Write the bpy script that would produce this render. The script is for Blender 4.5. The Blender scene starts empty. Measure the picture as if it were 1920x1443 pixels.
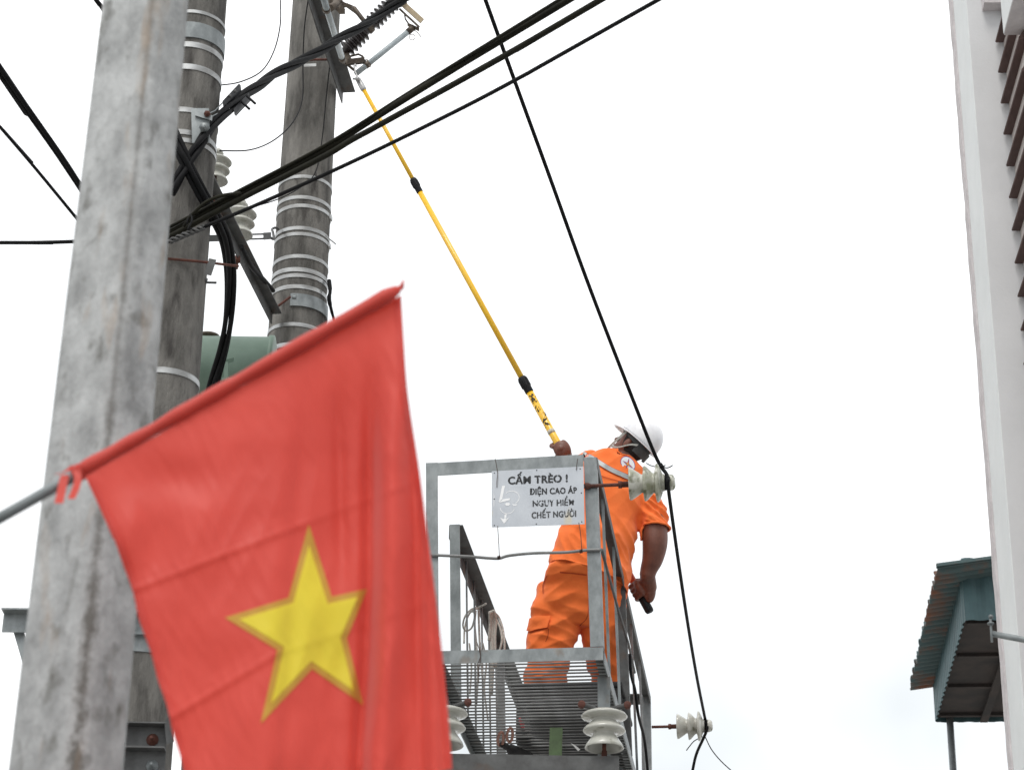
import bpy, bmesh, math, random
from mathutils import Vector, Matrix, noise
from mathutils.bvhtree import BVHTree

random.seed(7)
scene = bpy.context.scene
COL = scene.collection
R = math.radians

# ------------------------------------------------------------------ camera
FPX, TH, ROLL = 4385.0, R(25.3), R(0.955)
CAMPOS = Vector((0, 0, 1.6))
cam_data = bpy.data.cameras.new('camera')
cam = bpy.data.objects.new('camera', cam_data)
COL.objects.link(cam)
CROT = Matrix.Rotation(math.pi / 2 + TH, 3, 'X') @ Matrix.Rotation(ROLL, 3, 'Z')
cam.matrix_world = Matrix.Translation(CAMPOS) @ CROT.to_4x4()
cam_data.sensor_width = 36.0
cam_data.lens = FPX / 1920 * 36
cam_data.clip_start = 0.05
cam_data.clip_end = 3000
cam_data.dof.use_dof = True
cam_data.dof.focus_distance = 14.6
cam_data.dof.aperture_fstop = 5.8
scene.camera = cam

# ------------------------------------------------------------------ overcast sky
SUN_EL, SUN_AZ = R(58), R(196)      # behind the camera, to the left; veiled by cloud
world = bpy.data.worlds.new('World')
scene.world = world
world.use_nodes = True
wn, wl = world.node_tree.nodes, world.node_tree.links
wn.clear()
w_out = wn.new('ShaderNodeOutputWorld')
w_bg = wn.new('ShaderNodeBackground')
sky = wn.new('ShaderNodeTexSky')
sky.sky_type = 'NISHITA'
sky.sun_disc = False
sky.sun_elevation = SUN_EL
sky.sun_rotation = SUN_AZ
sky.dust_density = 5.0
w_tc = wn.new('ShaderNodeTexCoord')
w_noise = wn.new('ShaderNodeTexNoise')
w_noise.inputs['Scale'].default_value = 2.6
w_noise.inputs['Detail'].default_value = 5
w_noise.inputs['Roughness'].default_value = 0.5
w_ramp = wn.new('ShaderNodeValToRGB')
w_ramp.color_ramp.elements[0].position = 0.36
w_ramp.color_ramp.elements[0].color = (6.25, 6.6, 6.78, 1)
w_ramp.color_ramp.elements[1].position = 0.60
w_ramp.color_ramp.elements[1].color = (11.2, 11.3, 11.4, 1)
w_mix = wn.new('ShaderNodeMixRGB')
w_mix.inputs[0].default_value = 0.95          # nearly full cloud cover over the clear sky
wl.new(w_tc.outputs['Generated'], w_noise.inputs['Vector'])
wl.new(w_noise.outputs['Fac'], w_ramp.inputs['Fac'])
wl.new(sky.outputs['Color'], w_mix.inputs[1])
wl.new(w_ramp.outputs['Color'], w_mix.inputs[2])
wl.new(w_mix.outputs['Color'], w_bg.inputs['Color'])
w_bg.inputs['Strength'].default_value = 0.108
wl.new(w_bg.outputs['Background'], w_out.inputs['Surface'])

sun_d = bpy.data.lights.new('sun', 'SUN')
sun_d.energy = 1.3
sun_d.angle = R(25)
sun_d.color = (1.0, 0.97, 0.92)
sun = bpy.data.objects.new('sun', sun_d)
COL.objects.link(sun)
sdir = Vector((math.sin(SUN_AZ) * math.cos(SUN_EL), math.cos(SUN_AZ) * math.cos(SUN_EL), math.sin(SUN_EL)))
sun.rotation_euler = sdir.to_track_quat('Z', 'Y').to_euler()
sun.location = sdir * 40

vs = scene.view_settings
vs.view_transform = 'Standard'
vs.look = 'None'
vs.exposure = 0.40
vs.gamma = 1.0
vs.use_curve_mapping = False

# ------------------------------------------------------------------ pixel -> place helpers
RX, UY, FZ = CROT @ Vector((1, 0, 0)), CROT @ Vector((0, 1, 0)), CROT @ Vector((0, 0, -1))
def ray(px, py):
    return RX * ((px - 960) / FPX) - UY * ((py - 721.5) / FPX) + FZ
def at(px, py, Y):
    d = ray(px, py)
    return CAMPOS + d * (Y / d.y)
def yy(Y):            # stretch of depth between the near round pole (11 m) and the far one (14.8 m)
    return Y if Y <= 11 else 11 + (Y - 11) * (3.8 / 2.6)
def at3(px, py, Y):
    return at(px, py, yy(Y))
def onz(px, py, z):
    d = ray(px, py)
    return CAMPOS + d * ((z - CAMPOS.z) / d.z)
def onplane(px, py, p, n):
    d = ray(px, py)
    return CAMPOS + d * ((p - CAMPOS).dot(n) / d.dot(n))

# ------------------------------------------------------------------ materials
MATS = {}
def mat(name, c1, c2=None, scale=8, rough=0.6, metal=0.0, bump=0.0, bscale=40, stretch=(1, 1, 1),
        spot=None, spot_scale=20, spot_at=0.62, spot_soft=0.05, detail=6, coat=0.0, sheen=0.0, spec=0.5, contrast=(0.35, 0.65),
        rvar=0.0):
    m = bpy.data.materials.new(name)
    m.use_nodes = True
    n, l = m.node_tree.nodes, m.node_tree.links
    b = n['Principled BSDF']
    b.inputs['Roughness'].default_value = rough
    b.inputs['Metallic'].default_value = metal
    b.inputs['Coat Weight'].default_value = coat
    b.inputs['Sheen Weight'].default_value = sheen
    b.inputs['Specular IOR Level'].default_value = spec
    tc = n.new('ShaderNodeTexCoord')
    mp = n.new('ShaderNodeMapping')
    mp.inputs['Scale'].default_value = stretch
    l.new(tc.outputs['Object'], mp.inputs['Vector'])
    if c2 is None:
        c2 = tuple(x * 0.82 for x in c1)
    nz = n.new('ShaderNodeTexNoise')
    nz.inputs['Scale'].default_value = scale
    nz.inputs['Detail'].default_value = detail
    nz.inputs['Roughness'].default_value = 0.62
    l.new(mp.outputs['Vector'], nz.inputs['Vector'])
    rp = n.new('ShaderNodeValToRGB')
    rp.color_ramp.elements[0].position = contrast[0]
    rp.color_ramp.elements[1].position = contrast[1]
    rp.color_ramp.elements[0].color = (*c1, 1)
    rp.color_ramp.elements[1].color = (*c2, 1)
    l.new(nz.outputs['Fac'], rp.inputs['Fac'])
    col = rp.outputs['Color']
    if spot:
        sn = n.new('ShaderNodeTexNoise')
        sn.inputs['Scale'].default_value = spot_scale
        sn.inputs['Detail'].default_value = 4
        l.new(mp.outputs['Vector'], sn.inputs['Vector'])
        sr = n.new('ShaderNodeMapRange')
        sr.inputs['From Min'].default_value = spot_at
        sr.inputs['From Max'].default_value = spot_at + spot_soft
        l.new(sn.outputs['Fac'], sr.inputs['Value'])
        mx = n.new('ShaderNodeMixRGB')
        mx.inputs[2].default_value = (*spot, 1)
        l.new(sr.outputs['Result'], mx.inputs[0])
        l.new(col, mx.inputs[1])
        col = mx.outputs['Color']
    l.new(col, b.inputs['Base Color'])
    if rvar:
        rr = n.new('ShaderNodeMapRange')
        rr.inputs['To Min'].default_value = rough - rvar
        rr.inputs['To Max'].default_value = rough + rvar
        l.new(nz.outputs['Fac'], rr.inputs['Value'])
        l.new(rr.outputs['Result'], b.inputs['Roughness'])
    if bump:
        bn = n.new('ShaderNodeTexNoise')
        bn.inputs['Scale'].default_value = bscale
        bn.inputs['Detail'].default_value = 5
        l.new(mp.outputs['Vector'], bn.inputs['Vector'])
        bp = n.new('ShaderNodeBump')
        bp.inputs['Strength'].default_value = bump
        bp.inputs['Distance'].default_value = 0.02
        l.new(bn.outputs['Fac'], bp.inputs['Height'])
        l.new(bp.outputs['Normal'], b.inputs['Normal'])
    MATS[name] = m
    return m

M_ground = mat('street_concrete', (0.40, 0.385, 0.36), (0.32, 0.31, 0.295), 1.5, 0.9, bump=0.2)
M_road = mat('asphalt', (0.06, 0.06, 0.062), (0.045, 0.045, 0.047), 30, 0.9, bump=0.3, bscale=300)
M_conc = mat('weathered_concrete', (0.185, 0.177, 0.163), (0.062, 0.059, 0.054), 3.4, 0.92, bump=0.4, bscale=55, stretch=(2.4, 2.4, 0.6), detail=9,
             spot=(0.042, 0.038, 0.035), spot_scale=6, spot_at=0.55, spot_soft=0.16)
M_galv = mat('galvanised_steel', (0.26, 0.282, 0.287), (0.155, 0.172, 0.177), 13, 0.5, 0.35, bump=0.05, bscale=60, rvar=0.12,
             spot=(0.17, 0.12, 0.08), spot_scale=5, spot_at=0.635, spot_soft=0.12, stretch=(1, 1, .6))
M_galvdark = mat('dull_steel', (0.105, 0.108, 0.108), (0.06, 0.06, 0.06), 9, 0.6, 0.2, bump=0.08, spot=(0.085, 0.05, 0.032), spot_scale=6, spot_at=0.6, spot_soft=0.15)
M_strap = mat('bright_steel_strap', (0.44, 0.45, 0.45), (0.27, 0.27, 0.265), 9, 0.36, 0.6, stretch=(1, 1, 3))
M_rod = mat('grey_steel_rod', (0.24, 0.245, 0.245), (0.15, 0.15, 0.148), 9, 0.55, 0.3, spot=(0.12, 0.06, 0.035), spot_scale=4, spot_at=0.62, spot_soft=0.1)
M_rust = mat('rusted_iron', (0.13, 0.045, 0.03), (0.07, 0.026, 0.02), 30, 0.85, bump=0.3, bscale=120)
M_porc = mat('dirty_porcelain', (0.52, 0.52, 0.475), (0.38, 0.38, 0.34), 9, 0.22, coat=0.3, spot=(0.16, 0.16, 0.11), spot_scale=14, spot_at=0.6, spot_soft=0.16)
M_porcmoss = mat('mossy_porcelain', (0.60, 0.60, 0.55), (0.30, 0.31, 0.22), 12, 0.3, coat=0.2, spot=(0.10, 0.11, 0.05), spot_scale=20, spot_at=0.52, spot_soft=0.16)
M_porcbrown = mat('brown_porcelain', (0.020, 0.014, 0.015), (0.012, 0.009, 0.010), 15, 0.25, coat=0.3)
M_black = mat('black_cable', (0.0065, 0.0068, 0.0075), (0.011, 0.011, 0.012), 20, 0.7, spec=0.12)
M_olive = mat('dusty_olive_cable', (0.017, 0.0165, 0.010), (0.010, 0.010, 0.007), 14, 0.7, spec=0.15)
M_rubber = mat('black_plastic', (0.010, 0.011, 0.013), (0.016, 0.016, 0.018), 20, 0.55, spec=0.2)
M_yellow = mat('yellow_fibreglass', (0.88, 0.52, 0.02), (0.80, 0.45, 0.018), 6, 0.35, coat=0.25, spot=(0.62, 0.32, 0.025), spot_scale=16, spot_at=0.62, spot_soft=0.15)
M_orangegrip = mat('orange_red_grip', (0.75, 0.12, 0.03), (0.62, 0.09, 0.025), 14, 0.45)
M_tip = mat('cast_aluminium', (0.5, 0.5, 0.5), (0.38, 0.38, 0.38), 20, 0.45, 0.5)
M_tube = mat('grey_fuse_tube', (0.40, 0.45, 0.47), (0.30, 0.34, 0.36), 12, 0.45, 0.05)
M_tan = mat('tan_weathered_metal', (0.48, 0.39, 0.26), (0.34, 0.27, 0.18), 20, 0.6, 0.1)
M_bronze = mat('weathered_bronze', (0.13, 0.105, 0.08), (0.07, 0.055, 0.045), 25, 0.6, 0.4)
M_green = mat('transformer_green', (0.135, 0.20, 0.155), (0.10, 0.155, 0.12), 5, 0.5, bump=0.03)
M_greenold = mat('faded_green_paint', (0.10, 0.16, 0.07), (0.07, 0.10, 0.05), 15, 0.7)
M_rope = mat('white_cotton_rope', (0.62, 0.59, 0.54), (0.48, 0.45, 0.41), 60, 0.95, bump=0.8, bscale=160)
M_bag = mat('black_canvas', (0.016, 0.016, 0.018), (0.028, 0.026, 0.026), 12, 0.9, bump=0.4, bscale=200)
M_strapbrown = mat('brown_webbing', (0.33, 0.17, 0.13), (0.2, 0.1, 0.08), 40, 0.9)
M_sign = mat('weathered_sign_sheet', (0.50, 0.53, 0.57), (0.41, 0.44, 0.48), 5, 0.4, 0.15, spot=(0.52, 0.47, 0.36), spot_scale=9, spot_at=0.63, spot_soft=0.12, stretch=(1, 1, 0.5))
M_faded = mat('faded_white_print', (0.80, 0.81, 0.82), (0.70, 0.72, 0.74), 40, 0.6)
M_wire = mat('rusty_tie_wire', (0.07, 0.045, 0.035), (0.05, 0.03, 0.025), 30, 0.8)
# clothes, skin
M_orange = mat('orange_workwear', (0.90, 0.195, 0.046), (0.84, 0.165, 0.035), 7, 0.85, bump=0.12, bscale=22, sheen=0.15, spec=0.2)
M_orangedk = mat('orange_seam_and_shadow', (0.50, 0.075, 0.012), (0.42, 0.06, 0.01), 7, 0.9)
M_silver = mat('reflective_tape', (0.38, 0.40, 0.40), (0.30, 0.32, 0.32), 30, 0.45, 0.2)
M_skin = mat('tanned_skin', (0.165, 0.058, 0.036), (0.115, 0.038, 0.023), 14, 0.5, bump=0.05, bscale=90)
M_hair = mat('short_black_hair', (0.016, 0.013, 0.012), (0.03, 0.023, 0.02), 60, 0.8, bump=0.6, bscale=250)
M_helmet = mat('white_helmet_shell', (0.78, 0.78, 0.80), (0.72, 0.72, 0.75), 9, 0.28, coat=0.4)
M_harness = mat('dark_grey_harness', (0.035, 0.037, 0.037), (0.055, 0.056, 0.055), 40, 0.6)
M_strapgrey = mat('grey_webbing', (0.36, 0.36, 0.33), (0.28, 0.28, 0.26), 60, 0.9)
M_boot = mat('dark_green_canvas', (0.035, 0.06, 0.045), (0.022, 0.036, 0.028), 40, 0.9, bump=0.3, bscale=150)
M_sole = mat('black_rubber_sole', (0.02, 0.02, 0.02), (0.03, 0.03, 0.03), 40, 0.8)
M_white = mat('white_print', (0.82, 0.82, 0.84), (0.78, 0.78, 0.8), 20, 0.7)
M_blue = mat('blue_print', (0.05, 0.05, 0.35), (0.04, 0.04, 0.3), 20, 0.7)
M_redp = mat('red_print', (0.65, 0.04, 0.03), (0.6, 0.03, 0.03), 20, 0.7)
M_orp = mat('amber_print', (0.85, 0.4, 0.05), (0.8, 0.35, 0.05), 20, 0.7)
# building
M_wallA = mat('pale_grey_plaster', (0.74, 0.76, 0.76), (0.68, 0.70, 0.70), 2.2, 0.9, bump=0.06, bscale=60)
M_wallB = mat('grey_plaster', (0.66, 0.665, 0.675), (0.60, 0.605, 0.615), 1.8, 0.9, bump=0.06, bscale=60)
M_wallC = mat('lilac_grey_plaster', (0.60, 0.565, 0.57), (0.48, 0.45, 0.455), 9, 0.9, bump=0.2, bscale=60)
M_slat = mat('brown_painted_slat', (0.105, 0.062, 0.055), (0.075, 0.044, 0.04), 8, 0.7)
M_slatback = mat('pinkish_grey_panel', (0.52, 0.47, 0.45), (0.47, 0.43, 0.41), 5, 0.8)
M_teal = mat('teal_sheet_metal', (0.060, 0.118, 0.128), (0.042, 0.082, 0.09), 4, 0.5, 0.1)
M_roofs = mat('rusty_teal_roof_sheet', (0.05, 0.085, 0.088), (0.16, 0.06, 0.03), 2.4, 0.7, contrast=(0.5, 0.68))
M_soffit = mat('brown_soffit_board', (0.035, 0.026, 0.023), (0.015, 0.013, 0.013), 4, 0.9)

# square pole: grey concrete with dark pits and a wet dark seam down one corner
def square_pole_mat(cx, cy):
    m = mat('blotchy_grey_concrete', (0.43, 0.44, 0.44), (0.22, 0.225, 0.225), 9, 0.85, bump=0.25, bscale=45, detail=9, contrast=(0.36, 0.68),
            spot=(0.13, 0.13, 0.12), spot_scale=17, spot_at=0.57, spot_soft=0.20, stretch=(1, 1, 0.7))
    n, l = m.node_tree.nodes, m.node_tree.links
    b = n['Principled BSDF']
    src = b.inputs['Base Color'].links[0].from_socket
    tc = n.new('ShaderNodeTexCoord')
    sep = n.new('ShaderNodeSeparateXYZ')
    l.new(tc.outputs['UV'], sep.inputs[0])
    nz = n.new('ShaderNodeTexNoise')
    nz.inputs['Scale'].default_value = 16
    nz.inputs['Detail'].default_value = 9
    nz.inputs['Roughness'].default_value = 0.72
    mp = n.new('ShaderNodeMapping')
    mp.inputs['Scale'].default_value = (1, 1, 0.8)
    l.new(tc.outputs['Object'], mp.inputs[0])
    l.new(mp.outputs[0], nz.inputs['Vector'])
    # distance from the seam (U = metres from the corner), widened by noise and towards the foot of the pole
    ab = n.new('ShaderNodeMath'); ab.operation = 'ABSOLUTE'
    l.new(sep.outputs['X'], ab.inputs[0])
    wd = n.new('ShaderNodeMapRange')          # V = height in metres
    wd.inputs['From Min'].default_value = 4.1
    wd.inputs['From Max'].default_value = 3.0
    wd.inputs['To Min'].default_value = 0.0075
    wd.inputs['To Max'].default_value = 0.023
    l.new(sep.outputs['Y'], wd.inputs['Value'])
    nm = n.new('ShaderNodeMath'); nm.operation = 'MULTIPLY_ADD'
    l.new(nz.outputs['Fac'], nm.inputs[0]); nm.inputs[1].default_value = 4.6; nm.inputs[2].default_value = -1.45
    ww = n.new('ShaderNodeMath'); ww.operation = 'MULTIPLY'
    l.new(wd.outputs[0], ww.inputs[0]); l.new(nm.outputs[0], ww.inputs[1])
    su = n.new('ShaderNodeMath'); su.operation = 'SUBTRACT'
    l.new(ww.outputs[0], su.inputs[0]); l.new(ab.outputs[0], su.inputs[1])
    mr = n.new('ShaderNodeMapRange')
    mr.inputs['From Min'].default_value = -0.006
    mr.inputs['From Max'].default_value = 0.014
    mr.inputs['To Max'].default_value = 0.92
    l.new(su.outputs[0], mr.inputs['Value'])
    mx = n.new('ShaderNodeMixRGB')
    l.new(mr.outputs[0], mx.inputs[0]); l.new(src, mx.inputs[1]); mx.inputs[2].default_value = (0.10, 0.095, 0.085, 1)
    # faint rust-coloured runs
    rn = n.new('ShaderNodeTexNoise'); rn.inputs['Scale'].default_value = 8; rn.inputs['Detail'].default_value = 3
    mp2 = n.new('ShaderNodeMapping'); mp2.inputs['Scale'].default_value = (2, 2, 0.5); mp2.inputs['Location'].default_value = (3, 1, 5)
    l.new(tc.outputs['Object'], mp2.inputs[0]); l.new(mp2.outputs[0], rn.inputs['Vector'])
    r2 = n.new('ShaderNodeMapRange'); r2.inputs['From Min'].default_value = 0.6; r2.inputs['From Max'].default_value = 0.75; r2.inputs['To Max'].default_value = 0.5
    l.new(rn.outputs['Fac'], r2.inputs['Value'])
    mx2 = n.new('ShaderNodeMixRGB')
    l.new(r2.outputs[0], mx2.inputs[0]); l.new(mx.outputs[0], mx2.inputs[1]); mx2.inputs[2].default_value = (0.30, 0.22, 0.15, 1)
    l.new(mx2.outputs[0], b.inputs['Base Color'])
    return m

def cloth_mat(name, c1, c2, transl):
    m = mat(name, c1, c2, 3.0, 0.5, bump=0.06, bscale=14, sheen=0.35, spec=0.45)
    n, l = m.node_tree.nodes, m.node_tree.links
    b = n['Principled BSDF']
    out = n['Material Output']
    tr = n.new('ShaderNodeBsdfTranslucent')
    l.new(b.inputs['Base Color'].links[0].from_socket, tr.inputs['Color'])
    ms = n.new('ShaderNodeMixShader')
    ms.inputs[0].default_value = transl
    l.new(b.outputs[0], ms.inputs[1]); l.new(tr.outputs[0], ms.inputs[2])
    l.new(ms.outputs[0], out.inputs['Surface'])
    return m
M_flag = cloth_mat('red_flag_cloth', (0.69, 0.064, 0.042), (0.62, 0.052, 0.034), 0.38)
M_star = cloth_mat('yellow_flag_cloth', (0.82, 0.68, 0.022), (0.74, 0.60, 0.02), 0.25)
M_stared = cloth_mat('ochre_star_hem', (0.56, 0.31, 0.02), (0.48, 0.26, 0.018), 0.2)

def worn_print(name, col, thr, soft=0.05, scale=90, stretch=(1, 1, 0.45)):
    m = bpy.data.materials.new(name); m.use_nodes = True
    n, l = m.node_tree.nodes, m.node_tree.links
    b = n['Principled BSDF']; b.inputs['Base Color'].default_value = (*col, 1); b.inputs['Roughness'].default_value = 0.7
    tc = n.new('ShaderNodeTexCoord'); mp = n.new('ShaderNodeMapping'); mp.inputs['Scale'].default_value = stretch
    nz = n.new('ShaderNodeTexNoise'); nz.inputs['Scale'].default_value = scale; nz.inputs['Detail'].default_value = 3
    mr = n.new('ShaderNodeMapRange'); mr.inputs['From Min'].default_value = thr; mr.inputs['From Max'].default_value = thr + soft
    mr.inputs['To Min'].default_value = 1; mr.inputs['To Max'].default_value = 0
    l.new(tc.outputs['Object'], mp.inputs[0]); l.new(mp.outputs[0], nz.inputs['Vector']); l.new(nz.outputs['Fac'], mr.inputs['Value'])
    l.new(mr.outputs[0], b.inputs['Alpha'])
    return m

# ------------------------------------------------------------------ mesh builder
def frame(d):
    d = d.normalized()
    a = Vector((0, 0, 1)) if abs(d.z) < 0.95 else Vector((1, 0, 0))
    u = d.cross(a).normalized()
    return u, d.cross(u).normalized()

def smooth_path(pts, n=8):
    pts = [Vector(p) for p in pts]
    if len(pts) < 3:
        return pts
    out = []
    P = [pts[0] * 2 - pts[1]] + pts + [pts[-1] * 2 - pts[-2]]
    for i in range(1, len(P) - 2):
        p0, p1, p2, p3 = P[i - 1], P[i], P[i + 1], P[i + 2]
        for k in range(n):
            t = k / n
            out.append(0.5 * ((2 * p1) + (p2 - p0) * t + (2 * p0 - 5 * p1 + 4 * p2 - p3) * t * t + (3 * p1 - p0 - 3 * p2 + p3) * t ** 3))
    out.append(pts[-1])
    return out

class MB:
    def __init__(s):
        s.v, s.f, s.uv, s.flat = [], [], None, set()
    def face(s, idx, flat=False):
        if flat: s.flat.add(len(s.f))
        s.f.append(tuple(idx))
    def hexa(s, c):      # 8 corners: bottom 4, top 4 (same order)
        b = len(s.v); s.v += [Vector(x) for x in c]
        for q in ((0, 3, 2, 1), (4, 5, 6, 7), (0, 1, 5, 4), (1, 2, 6, 5), (2, 3, 7, 6), (3, 0, 4, 7)):
            s.face([b + i for i in q], True)
        return s
    def box(s, lo, hi, o=Vector((0, 0, 0)), ax=(Vector((1, 0, 0)), Vector((0, 1, 0)), Vector((0, 0, 1)))):
        c = []
        for z in (lo[2], hi[2]):
            for x, y in ((lo[0], lo[1]), (hi[0], lo[1]), (hi[0], hi[1]), (lo[0], hi[1])):
                c.append(o + ax[0] * x + ax[1] * y + ax[2] * z)
        return s.hexa(c)
    def bar(s, p0, p1, u, v, u0, u1, v0, v1):   # rectangular section u0..u1, v0..v1
        u, v = Vector(u).normalized(), Vector(v).normalized()
        c = []
        for p in (Vector(p0), Vector(p1)):
            c += [p + u * u0 + v * v0, p + u * u1 + v * v0, p + u * u1 + v * v1, p + u * u0 + v * v1]
        return s.hexa(c)
    def profile(s, p0, p1, u, v, poly):        # extrude a closed 2D outline from p0 to p1
        u, v = Vector(u), Vector(v)
        n = len(poly); b = len(s.v)
        for p in (Vector(p0), Vector(p1)):
            s.v += [p + u * a + v * c for a, c in poly]
        for i in range(n):
            j = (i + 1) % n
            s.face([b + i, b + j, b + n + j, b + n + i], True)
        s.face([b + i for i in reversed(range(n))], True); s.face([b + n + i for i in range(n)], True)
        return s
    def angle(s, p0, p1, u, v, leg, t, leg2=None):     # L section, corner on p0-p1, legs along u and v
        k = leg2 or leg
        return s.profile(p0, p1, u, v, [(0, 0), (leg, 0), (leg, t), (t, t), (t, k), (0, k)])
    def channel(s, p0, p1, u, v, h, w, t):    # C section: web along u (height h), flanges along v
        return s.profile(p0, p1, u, v, [(0, 0), (h, 0), (h, w), (h - t, w), (h - t, t), (t, t), (t, w), (0, w)])
    def tube(s, pts, r, n=10, smooth=0, cap=True, closed=False):
        pts = smooth_path(pts, smooth) if smooth else [Vector(p) for p in pts]
        m = len(pts)
        rs = r if isinstance(r, (list, tuple)) else [r] * m
        if len(rs) != m:
            rs = [rs[min(len(rs) - 1, int(i * len(rs) / m))] for i in range(m)]
        b = len(s.v)
        pu = None
        for i, p in enumerate(pts):
            if closed: d = pts[(i + 1) % m] - pts[i - 1]
            else: d = pts[min(i + 1, m - 1)] - pts[max(i - 1, 0)]
            if d.length < 1e-9: d = Vector((0, 0, 1))
            d.normalize()
            if pu is None: pu = frame(d)[0]
            pu = (pu - d * pu.dot(d))
            pu = pu.normalized() if pu.length > 1e-6 else frame(d)[0]
            pv = d.cross(pu)
            for k in range(n):
                a = 2 * math.pi * k / n
                s.v.append(p + (pu * math.cos(a) + pv * math.sin(a)) * rs[i])
        for i in range(m if closed else m - 1):
            j = (i + 1) % m
            for k in range(n):
                q = (k + 1) % n
                s.face([b + i * n + k, b + i * n + q, b + j * n + q, b + j * n + k])
        if cap and not closed:
            s.face([b + k for k in reversed(range(n))], True); s.face([b + (m - 1) * n + k for k in range(n)], True)
        return s
    def lathe(s, o, axis, prof, n=28, closed=False):     # prof: (r, h) pairs along axis
        o, axis = Vector(o), Vector(axis).normalized()
        u, v = frame(axis)
        b = len(s.v); m = len(prof)
        for r, h in prof:
            for k in range(n):
                a = 2 * math.pi * k / n
                s.v.append(o + axis * h + (u * math.cos(a) - v * math.sin(a)) * max(r, 1e-4))
        for i in range(m if closed else m - 1):
            j = (i + 1) % m
            for k in range(n):
                q = (k + 1) % n
                s.face([b + i * n + k, b + i * n + q, b + j * n + q, b + j * n + k])
        if not closed:
            s.face([b + k for k in reversed(range(n))]); s.face([b + (m - 1) * n + k for k in range(n)])
        return s
    def loft(s, rings, n=28):     # rings: (centre, u-vector, v-vector)
        b = len(s.v); m = len(rings)
        for c, u, v in rings:
            for k in range(n):
                a = 2 * math.pi * k / n
                s.v.append(c + u * math.cos(a) + v * math.sin(a))
        for i in range(m - 1):
            for k in range(n):
                q = (k + 1) % n
                s.face([b + i * n + k, b + i * n + q, b + (i + 1) * n + q, b + (i + 1) * n + k])
        s.face([b + k for k in reversed(range(n))]); s.face([b + (m - 1) * n + k for k in range(n)])
        return s
    def ell(s, c, ax, n=16):      # ellipsoid, ax = three semi-axis vectors
        rings = []
        for i in range(1, n):
            t = math.pi * i / n
            rings.append((c - ax[2] * math.cos(t), ax[0] * math.sin(t), ax[1] * math.sin(t)))
        return s.loft(rings, 20)
    def capsule(s, p0, p1, r0, r1, n=14):
        p0, p1 = Vector(p0), Vector(p1); d = (p1 - p0).normalized(); u, v = frame(d)
        rings = []
        for i in range(1, 5):
            t = math.pi / 2 * i / 4
            rings.append((p0 - d * r0 * math.cos(t), u * r0 * math.sin(t), v * r0 * math.sin(t)))
        for i in range(0, 4):
            t = math.pi / 2 * i / 4
            rings.append((p1 + d * r1 * math.sin(t), u * r1 * math.cos(t), v * r1 * math.cos(t)))
        return s.loft(rings, n)
    def grid(s, fn, nu, nv):
        b = len(s.v)
        for j in range(nv + 1):
            for i in range(nu + 1):
                s.v.append(Vector(fn(i / nu, j / nv)))
        for j in range(nv):
            for i in range(nu):
                a = b + j * (nu + 1) + i
                s.face([a, a + 1, a + nu + 2, a + nu + 1])
        return s
    def poly(s, pts, flat=True):
        b = len(s.v); s.v += [Vector(p) for p in pts]; s.face(list(range(b, b + len(pts))), flat)
        return s
    def strip(s, A, B):
        b = len(s.v); n = len(A)
        s.v += [Vector(p) for p in A] + [Vector(p) for p in B]
        for i in range(n - 1):
            s.face([b + i, b + i + 1, b + n + i + 1, b + n + i])
        return s
    def mesh(s, name, m, off=Vector((0, 0, 0)), fix=True):
        me = bpy.data.meshes.new(name)
        me.from_pydata([v - off for v in s.v], [], s.f)
        if fix:
            bm = bmesh.new(); bm.from_mesh(me)
            bmesh.ops.recalc_face_normals(bm, faces=bm.faces)
            bm.to_mesh(me); bm.free()
        me.polygons.foreach_set('use_smooth', [i not in s.flat for i in range(len(s.f))])
        me.materials.append(m)
        return me

WLOC = {}
def tag(o, label=None, cat=None, group=None, kind=None):
    if label: o['label'] = label
    if cat: o['category'] = cat
    if group: o['group'] = group
    if kind: o['kind'] = kind
    return o
def thing(name, label, cat, loc, group=None):
    o = bpy.data.objects.new(name, None)
    o.empty_display_size = 0.1
    COL.objects.link(o)
    o.location = loc
    WLOC[o] = Vector(loc)
    return tag(o, label, cat, group)
def link_mesh(name, me, parent):
    o = bpy.data.objects.new(name, me)
    COL.objects.link(o)
    if parent is not None:
        o.parent = parent
        WLOC[o] = WLOC[parent]
    return o
def part(name, mb, m, parent, fix=True):
    return link_mesh(name, mb.mesh(name, m, WLOC[parent], fix), parent)
def solo(name, mb, m, label, cat, group=None, kind=None, loc=None, fix=True):
    if loc is None:
        zs = min(v.z for v in mb.v); c = sum(mb.v, Vector()) / len(mb.v)
        loc = Vector((c.x, c.y, zs))
    o = link_mesh(name, mb.mesh(name, m, loc, fix), None)
    o.location = loc; WLOC[o] = Vector(loc)
    return tag(o, label, cat, group, kind)
def sharp(o, ang=35):
    me = o.data
    if hasattr(me, 'set_sharp_from_angle'): me.set_sharp_from_angle(angle=R(ang))
    return o
Z = Vector((0, 0, 1))

# ================================================================== setting
g = MB().grid(lambda u, v: ((u - .5) * 1200, (v - .5) * 1200 + 100, 0), 8, 8)
solo('ground', g, M_ground, None, None, kind='structure', loc=Vector((0, 0, 0)))
rd = MB().grid(lambda u, v: ((u - .5) * 400, 1.2 + v * 6.0 - 1.5, 0.006), 8, 2)
solo('road', rd, M_road, None, None, kind='structure', loc=Vector((0, 0, 0)))

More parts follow.
